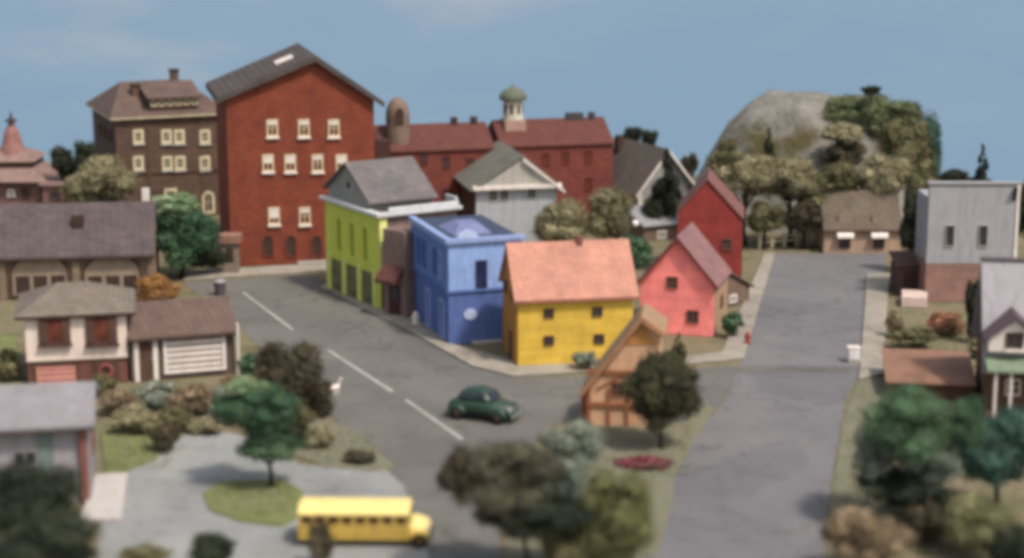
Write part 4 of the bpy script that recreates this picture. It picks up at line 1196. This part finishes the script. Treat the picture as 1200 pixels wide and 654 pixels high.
def wheel(parent, x, y, r, w, rim_mat):
    o = MB().lathe([(r * 0.8, -w / 2), (r, -w / 3), (r, w / 3), (r * 0.8, w / 2)], axis='y', n=22).build('wheel', M['black'], parent, loc=(x, y, r), smooth=False)
    s = -1 if y < 0 else 1
    MB().lathe([(r * 0.58, -0.02), (r * 0.55, 0.03), (r * 0.2, 0.06), (0.01, 0.07)] if s > 0 else [(0.01, -0.07), (r * 0.2, -0.06), (r * 0.55, -0.03), (r * 0.58, 0.02)], axis='y', n=18, cy=s * w / 2).build('rim', rim_mat, o)
    return o

# --- green vintage car
M['dullchrome'] = paint('dull_chrome', C(112, 118, 114), 0.1, rough=0.4, spec=0.5)
def carpaint(name, c):
    t = NT(name)
    col = t.ramp(t.noise(2.0, 4), [(0.3, sc(c, 0.85)), (0.7, sc(c, 1.15))])
    t.b.inputs['Coat Weight'].default_value = 0.4
    t.b.inputs['Coat Roughness'].default_value = 0.25
    return t.done(col, 0.45, 0.4)
p0 = G(567, 490)
car = tag(empty('vintage_car', p0, math.radians(-24)), 'dark green vintage sedan with chrome bumper crossing the junction', 'car')
car.scale = (1.08, 1.12, 1.2)
m_car = carpaint('bottle_green', C(34, 58, 42))
Lc = 1.72
body = loft([(-Lc, rr(0.5, 0.32, 0.62, 0.12, 0.1)), (-Lc + 0.12, rr(0.66, 0.26, 0.78, 0.16, 0.1)), (-1.1, rr(0.74, 0.24, 0.92, 0.2, 0.08)), (-0.5, rr(0.76, 0.24, 0.96, 0.18, 0.06)), (0.35, rr(0.76, 0.24, 0.96, 0.18, 0.06)),
             (0.9, rr(0.72, 0.24, 0.92, 0.22, 0.16)), (1.4, rr(0.66, 0.26, 0.84, 0.24, 0.28)), (Lc - 0.06, rr(0.56, 0.3, 0.72, 0.2, 0.3)), (Lc, rr(0.46, 0.34, 0.62, 0.14, 0.3))]).build('body', m_car, car, smooth=True)
m = body.modifiers.new('s', 'SUBSURF'); m.levels = m.render_levels = 2
cab = loft([(-1.2, rr(0.5, 0.85, 0.98, 0.06, 0.1)), (-0.95, rr(0.6, 0.85, 1.26, 0.14, 0.16)), (-0.45, rr(0.64, 0.85, 1.42, 0.18, 0.2)), (0.1, rr(0.64, 0.85, 1.42, 0.18, 0.2)), (0.4, rr(0.62, 0.85, 1.3, 0.16, 0.2)), (0.68, rr(0.58, 0.85, 0.96, 0.06, 0.1))]).build('cabin', m_car, car, smooth=True)
m = cab.modifiers.new('s', 'SUBSURF'); m.levels = m.render_levels = 2
for s in (-1, 1):
    for x0, x1 in ((-0.82, -0.3), (-0.22, 0.3)):
        MB().add([(x0, s * 0.655, 0.98), (x1, s * 0.655, 0.98), (x1 - 0.04 * (x1 > 0), s * 0.575, 1.25), (x0 + 0.08, s * 0.575, 1.25), (x0, s * 0.62, 0.98), (x1, s * 0.62, 0.98), (x1, s * 0.54, 1.25), (x0 + 0.08, s * 0.54, 1.25)],
                 [(0, 1, 2, 3), (7, 6, 5, 4), (0, 4, 5, 1), (1, 5, 6, 2), (2, 6, 7, 3), (3, 7, 4, 0)]).build('side_window', M['glass'], car)
MB().add([(0.68, -0.5, 0.99), (0.68, 0.5, 0.99), (0.44, 0.44, 1.29), (0.44, -0.44, 1.29), (0.6, -0.5, 0.96), (0.6, 0.5, 0.96), (0.36, 0.44, 1.26), (0.36, -0.44, 1.26)], [(0, 1, 2, 3), (7, 6, 5, 4), (0, 4, 5, 1), (1, 5, 6, 2), (2, 6, 7, 3), (3, 7, 4, 0)]).build('windscreen', M['glass'], car)
MB().add([(-1.2, -0.4, 1.0), (-1.2, 0.4, 1.0), (-1.0, 0.36, 1.24), (-1.0, -0.36, 1.24), (-1.1, -0.4, 1.0), (-1.1, 0.4, 1.0), (-0.9, 0.36, 1.24), (-0.9, -0.36, 1.24)], [(0, 1, 2, 3), (7, 6, 5, 4), (0, 4, 5, 1), (1, 5, 6, 2), (2, 6, 7, 3), (3, 7, 4, 0)]).build('rear_window', M['glass'], car)
for x in (-1.08, 1.08):
    for s in (-1, 1):
        f = loft([(x - 0.5, rr(0.09, 0.26, 0.4, 0.04)), (x - 0.3, rr(0.15, 0.3, 0.66, 0.09)), (x, rr(0.17, 0.36, 0.74, 0.1)), (x + 0.3, rr(0.15, 0.3, 0.66, 0.09)), (x + 0.5, rr(0.09, 0.26, 0.4, 0.04))])
        f.v = [(a, b + s * 0.7, c) for a, b, c in f.v]
        o = f.build('fender', m_car, car, smooth=True)
        m = o.modifiers.new('s', 'SUBSURF'); m.levels = m.render_levels = 1
        wheel(car, x, s * 0.74, 0.3, 0.2, M['darkwood'])
for s in (-1, 1):
    hl = MB().lathe([(0.13, -0.1), (0.14, 0.04), (0.08, 0.09), (0.01, 0.11)], axis='x', n=14, cx=1.56, cy=s * 0.6, cz=0.66).build('headlight', M['dullchrome'], car, smooth=True)
MB().box(Lc + 0.04, -0.78, 0.3, Lc + 0.13, 0.78, 0.44).build('bumper', M['dullchrome'], car, bevel=0.04)
MB().box(-Lc - 0.13, -0.75, 0.3, -Lc - 0.04, 0.75, 0.42).build('bumper', M['dullchrome'], car, bevel=0.04)
gr = MB()
for i in range(5): gr.box(Lc - 0.04, -0.34, 0.42 + 0.06 * i, Lc + 0.03, 0.34, 0.45 + 0.06 * i)
gr.build('grille', M['dullchrome'], car)
MB().box(-0.9, -0.775, 0.3, 0.9, -0.745, 0.36).build('running_board', M['black'], car)
MB().box(-0.9, 0.745, 0.3, 0.9, 0.775, 0.36).build('running_board', M['black'], car)

# --- yellow school bus
p0 = G(428, 634)
bus = tag(empty('school_bus', p0, math.radians(-1.5)), 'yellow toy school bus with rounded pale roof parked on the driveway', 'bus')
m_by = carpaint('bus_yellow', C(216, 180, 84))
m_bt = carpaint('bus_roof_yellow', C(236, 210, 128))
m_bd = paint('bus_rail_brown', C(92, 70, 28), 0.2)
xb0, xb1 = -2.78, 2.0
bw = 0.88
body = MB().box(xb0, -bw, 0.36, xb1, bw, 1.02).build('body', m_by, bus, bevel=0.06)
tp = [(-bw, 1.42), (-bw, 1.52), (-bw + 0.1, 1.66), (-bw + 0.28, 1.75), (-0.3, 1.8), (0.3, 1.8), (bw - 0.28, 1.75), (bw - 0.1, 1.66), (bw, 1.52), (bw, 1.42)]
MB().prism_x(tp, xb0 + 0.02, xb1 - 0.02).build('roof', m_bt, bus, bevel=0.05)
MB().box(xb0 + 0.06, -bw + 0.03, 1.024, xb1 - 0.06, bw - 0.03, 1.416).build('window_band', glassy('bus_glass', C(74, 52, 26)), bus)
nW = 8
pl = (xb1 - xb0 - 0.2) / nW
for i in range(nW + 1):
    x = xb0 + 0.06 + pl * i
    for s in (-1, 1):
        MB().box(x, s * bw - 0.06 if s > 0 else -bw + 0.0, 1.024, x + 0.08, bw if s > 0 else -bw + 0.06, 1.416).build('pillar', m_by, bus)
for s in (-1, 1):
    for z in (0.6, 0.88):
        MB().box(xb0 + 0.05, min(s * bw, s * (bw + 0.03)), z, xb1 - 0.02, max(s * bw, s * (bw + 0.03)), z + 0.06).build('rub_rail', m_bd, bus)
hood = loft([(xb1 + 0.004, rr(0.72, 0.4, 1.1, 0.16, 0.06)), (xb1 + 0.35, rr(0.7, 0.4, 1.06, 0.18, 0.08)), (xb1 + 0.68, rr(0.62, 0.42, 0.98, 0.2, 0.12)), (xb1 + 0.78, rr(0.5, 0.46, 0.86, 0.16, 0.12))]).build('hood', m_bt, bus, smooth=True, bevel=0.02)
MB().box(xb1 - 0.03, -bw + 0.16, 1.05, xb1 + 0.02, bw - 0.16, 1.4).build('windscreen', M['glass'], bus)
MB().box(xb1 + 0.79, -0.8, 0.34, xb1 + 0.88, 0.8, 0.5).build('bumper', M['black'], bus, bevel=0.03)
MB().box(xb0 - 0.1, -0.85, 0.34, xb0 - 0.01, 0.85, 0.48).build('bumper', M['black'], bus, bevel=0.03)
MB().box(xb0 - 0.025, -0.3, 0.5, xb0 - 0.003, 0.3, 1.35).build('rear_door', m_by, bus)
for s in (-1, 1):
    MB().lathe([(0.1, -0.05), (0.11, 0.03), (0.02, 0.07)], axis='x', n=12, cx=xb1 + 0.74, cy=s * 0.5, cz=0.74).build('headlight', M['chrome'], bus)
    MB().lathe([(0.08, -0.03), (0.08, 0.03)], axis='x', n=12, cx=xb0 - 0.02, cy=s * 0.66, cz=0.9).build('tail_light', paint('red_lens', C(168, 50, 40), 0.1), bus)
    f = loft([(xb1 + 0.02, rr(0.1, 0.36, 0.5, 0.04)), (xb1 + 0.2, rr(0.15, 0.42, 0.76, 0.08)), (xb1 + 0.42, rr(0.16, 0.46, 0.8, 0.08)), (xb1 + 0.64, rr(0.15, 0.42, 0.72, 0.08)), (xb1 + 0.8, rr(0.1, 0.36, 0.48, 0.04))])
    f.v = [(a, b + s * 0.72, c) for a, b, c in f.v]
    f.build('fender', m_by, bus, smooth=True)
    for x in (xb0 + 1.0, xb1 + 0.4):
        wheel(bus, x, s * (bw - 0.08), 0.34, 0.22, m_bd)
    MB().ring([(xb0 + 1.0 + 0.46 * math.cos(a * math.pi / 10), 0.34 + 0.46 * math.sin(a * math.pi / 10)) for a in range(11)], [(xb0 + 1.0 + 0.37 * math.cos(a * math.pi / 10), 0.34 + 0.37 * math.sin(a * math.pi / 10)) for a in range(11)], s * bw - 0.02, s * (bw + 0.05)).build('wheel_arch', m_bd, bus)

# ================================================================== SMALL STREET THINGS
# white control box at the right sidewalk corner
p = G(1000, 424)
o = empty('utility_box', p)
tag(o, 'small white utility box at the corner of the right road', 'utility box')
MB().box(-0.36, -0.3, 0.08, 0.36, 0.3, 0.84).build('cabinet', M['white'], o, bevel=0.08)
MB().box(-0.39, -0.33, 0.844, 0.39, 0.33, 0.92).build('lid', M['white'], o, bevel=0.04)
MB().box(-0.3, -0.34, 0.2, 0.3, -0.304, 0.66).build('door', paint('offwhite_door', C(222, 220, 214), 0.06), o, bevel=0.01)
MB().box(-0.4, -0.34, -0.01, 0.4, 0.34, 0.076).build('base', M['concrete'], o)
# white bird-shaped ornament by the dark tree
p = G(393, 462)
o = empty('goose_statue', p, 0.4)
tag(o, 'small white bird shaped ornament beside the dark shaggy street tree', 'ornament')
bd = loft([(-0.42, [(0.05 * math.cos(a), 0.42 + 0.05 * math.sin(a)) for a in np.linspace(0, 2 * math.pi, 10, endpoint=False)]), (-0.2, [(0.15 * math.cos(a), 0.36 + 0.14 * math.sin(a)) for a in np.linspace(0, 2 * math.pi, 10, endpoint=False)]),
           (0.02, [(0.2 * math.cos(a), 0.36 + 0.19 * math.sin(a)) for a in np.linspace(0, 2 * math.pi, 10, endpoint=False)]), (0.2, [(0.13 * math.cos(a), 0.42 + 0.15 * math.sin(a)) for a in np.linspace(0, 2 * math.pi, 10, endpoint=False)]), (0.26, [(0.05 * math.cos(a), 0.48 + 0.06 * math.sin(a)) for a in np.linspace(0, 2 * math.pi, 10, endpoint=False)])])
bd.tube([(0.17, 0, 0.44), (0.24, 0, 0.62), (0.25, 0, 0.78), (0.33, 0, 0.84), (0.42, 0, 0.82)], [0.1, 0.07, 0.06, 0.075, 0.02], 8)
bd.build('body', M['white'], o, smooth=True)
MB().box(-0.2, -0.14, 0, 0.2, 0.14, 0.2).build('plinth', M['concrete'], o, bevel=0.02)
# white hydrants / red hydrant
def hydrant(px, py, label, mat, k=1.0):
    r = tag(empty('hydrant', G(px, py, 0.13)), label, 'hydrant')
    MB().lathe([(0.24 * k, 0), (0.24 * k, 0.06 * k), (0.16 * k, 0.08 * k), (0.16 * k, 0.5 * k), (0.2 * k, 0.52 * k), (0.18 * k, 0.62 * k), (0.08 * k, 0.72 * k), (0.03 * k, 0.8 * k)], n=14).build('barrel', mat, r, smooth=False)
    for a in (0, math.pi):
        MB().lathe([(0.07 * k, 0.14 * k), (0.07 * k, 0.26 * k)], axis='x', n=10, cz=0.38 * k).build('nozzle', mat, r).rotation_euler.z = a
hydrant(487, 379, 'small white hydrant on the pavement by the blue store', M['white'])
hydrant(876, 402, 'small red hydrant on the sidewalk by the right road', paint('hydrant_red', C(150, 70, 58), 0.15), 0.9)
# dark bin on the street behind the garage
r = tag(empty('litter_bin', G(258, 346)), 'dark purple grey litter bin on the street behind the garage roof', 'bin')
MB().lathe([(0.34, 0), (0.42, 0.9), (0.4, 0.92), (0.4, 0.8)], n=16).build('drum', paint('bin_dark', C(84, 76, 80), 0.2), r)
MB().lathe([(0.44, 0.93), (0.4, 1.02), (0.15, 1.12), (0.02, 1.14)], n=16).build('lid', paint('bin_lid', C(150, 142, 142), 0.15), r)
# globe lamp by the chalet
r = tag(empty('street_lamp', G(744, 292)), 'dark post street lamp with white globe before the chalet', 'street lamp')
zz = ZAT(G(744, 292).y, 262)
MB().lathe([(0.12, 0), (0.06, 0.15), (0.05, zz - 0.2)], n=10).build('post', M['darkwood'], r)
MB().lathe([(0.05, -0.28)] + [(0.27 * math.sin(a), -0.27 * math.cos(a)) for a in np.linspace(0.3, 3.1, 10)], n=16, cz=zz).build('globe', paint('lamp_white', C(236, 232, 226), 0.03), r, smooth=True)
# white fence rail under the hill
r = tag(empty('rail_fence', G(890, 292)), 'low white rail fence at the head of the right road', 'fence')
a, e = Vector((0, 0, 0)), G(962, 286) - G(890, 292)
n = 6
for i in range(n):
    q = a.lerp(e, i / (n - 1))
    MB().box(q.x - 0.09, q.y - 0.09, 0, q.x + 0.09, q.y + 0.09, 1.0 if i else 1.3).build('post', M['cream'], r, bevel=0.02)
for z in (0.45, 0.8):
    d = e.normalized(); nn = Vector((-d.y, d.x, 0)) * 0.04
    MB().prism_z([((a - nn).x, (a - nn).y), ((e - nn).x, (e - nn).y), ((e + nn).x, (e + nn).y), ((a + nn).x, (a + nn).y)], z, z + 0.12).build('rail', M['cream'], r)
# pale stone by the tan house
o = bpy.data.objects.new('boulder', crown_mesh('boulder', 1.2, 0.8, 0.5, paint('pale_stone', C(160, 146, 128), 0.2), 0.1, 0.2, k=5, zmin=-0.3)); COL.objects.link(o)
o.location = AT(944, 268, G(944, 290).y)
o.location.z = 0.4
tag(o, 'pale rounded stone heap left of the tan house', 'rocks')
# white post by the slate hall
r = tag(empty('signpost', G(176, 322)), 'white painted post at the right end of the slate roof', 'post')
zz = ZAT(G(176, 322).y, 222)
MB().lathe([(0.16, 0), (0.12, 0.2), (0.1, zz)], n=10).build('post', M['white'], r)
MB().box(-0.34, -0.08, zz - 1.9, 0.18, 0.08, zz + 0.1).build('board', M['white'], r, bevel=0.03)

# ================================================================== SKY BACKDROP, LIGHT, CAMERA
EXPO = 0.4
t = NT('painted_sky')
t.t.nodes.remove(t.b)
vec = t.n('ShaderNodeMapping'); vec.inputs['Scale'].default_value = (0.022, 0.022, 0.075)
t.l(t.tc.outputs['Object'], vec.inputs['Vector'])
cl = t.noise(1.0, 5, 0.55, vec.outputs['Vector'])
col = t.ramp(cl, [(0.40, C(137, 164, 187)), (0.58, C(144, 168, 189)), (0.74, C(178, 184, 194))])
em = t.n('ShaderNodeEmission'); t.l(col, em.inputs['Color']); em.inputs['Strength'].default_value = 2 ** -EXPO
out = [n for n in t.t.nodes if n.type == 'OUTPUT_MATERIAL'][0]
t.l(em.outputs[0], out.inputs['Surface'])
sk = MB()
n = 40
for i in range(n + 1):
    a = math.radians(-58 + 116 * i / n)
    x, y = 125 * math.sin(a), 176 - 125 * (1 - math.cos(a)) * 0.6
    sk.v += [(x, y, -4), (x, y, 75)]
for i in range(n):
    sk.f.append((2 * i, 2 * i + 2, 2 * i + 3, 2 * i + 1))
tag(sk.build('sky', t.m, smooth=True), kind='structure')

SUN_EL, SUN_AZ = 56, 136      # azimuth clockwise from +Y (the view direction)
W = bpy.data.worlds.new('World'); S.world = W; W.use_nodes = True
nt = W.node_tree
sky = nt.nodes.new('ShaderNodeTexSky'); sky.sky_type = 'NISHITA'; sky.sun_disc = False
sky.sun_elevation = math.radians(SUN_EL); sky.sun_rotation = math.radians(SUN_AZ)
sky.dust_density = 3.0
bg = nt.nodes['Background']; bg.inputs['Strength'].default_value = 0.14
hs = nt.nodes.new('ShaderNodeHueSaturation'); hs.inputs['Saturation'].default_value = 0.55
nt.links.new(sky.outputs[0], hs.inputs['Color'])
nt.links.new(hs.outputs[0], bg.inputs['Color'])
ld = bpy.data.lights.new('sun', 'SUN'); ld.energy = 2.5; ld.angle = math.radians(6); ld.color = (1.0, 0.93, 0.84)
lo = bpy.data.objects.new('sun', ld); COL.objects.link(lo)
el, az = math.radians(SUN_EL), math.radians(SUN_AZ)
d = Vector((math.sin(az) * math.cos(el), math.cos(az) * math.cos(el), math.sin(el)))
lo.rotation_euler = d.to_track_quat('Z', 'Y').to_euler()
lo.location = d * 100

cd = bpy.data.cameras.new('camera'); cam = bpy.data.objects.new('camera', cd); COL.objects.link(cam)
cam.location = (0, 0, H)
cam.rotation_euler = (math.pi / 2 - TH, 0, 0)
cd.sensor_width = 36; cd.lens = 36 * F / 1200
cd.clip_end = 1000
cd.dof.use_dof = True
cd.dof.focus_distance = 126
cd.dof.aperture_fstop = (cd.lens / 1000) / 0.85
S.camera = cam
S.view_settings.view_transform = 'Standard'; S.view_settings.look = 'None'
S.view_settings.exposure = EXPO; S.view_settings.gamma = 1
S.cycles.use_denoising = True
S.cycles.max_bounces = 6
S.render.filter_size = 4.6
S.cycles.filter_width = 4.6
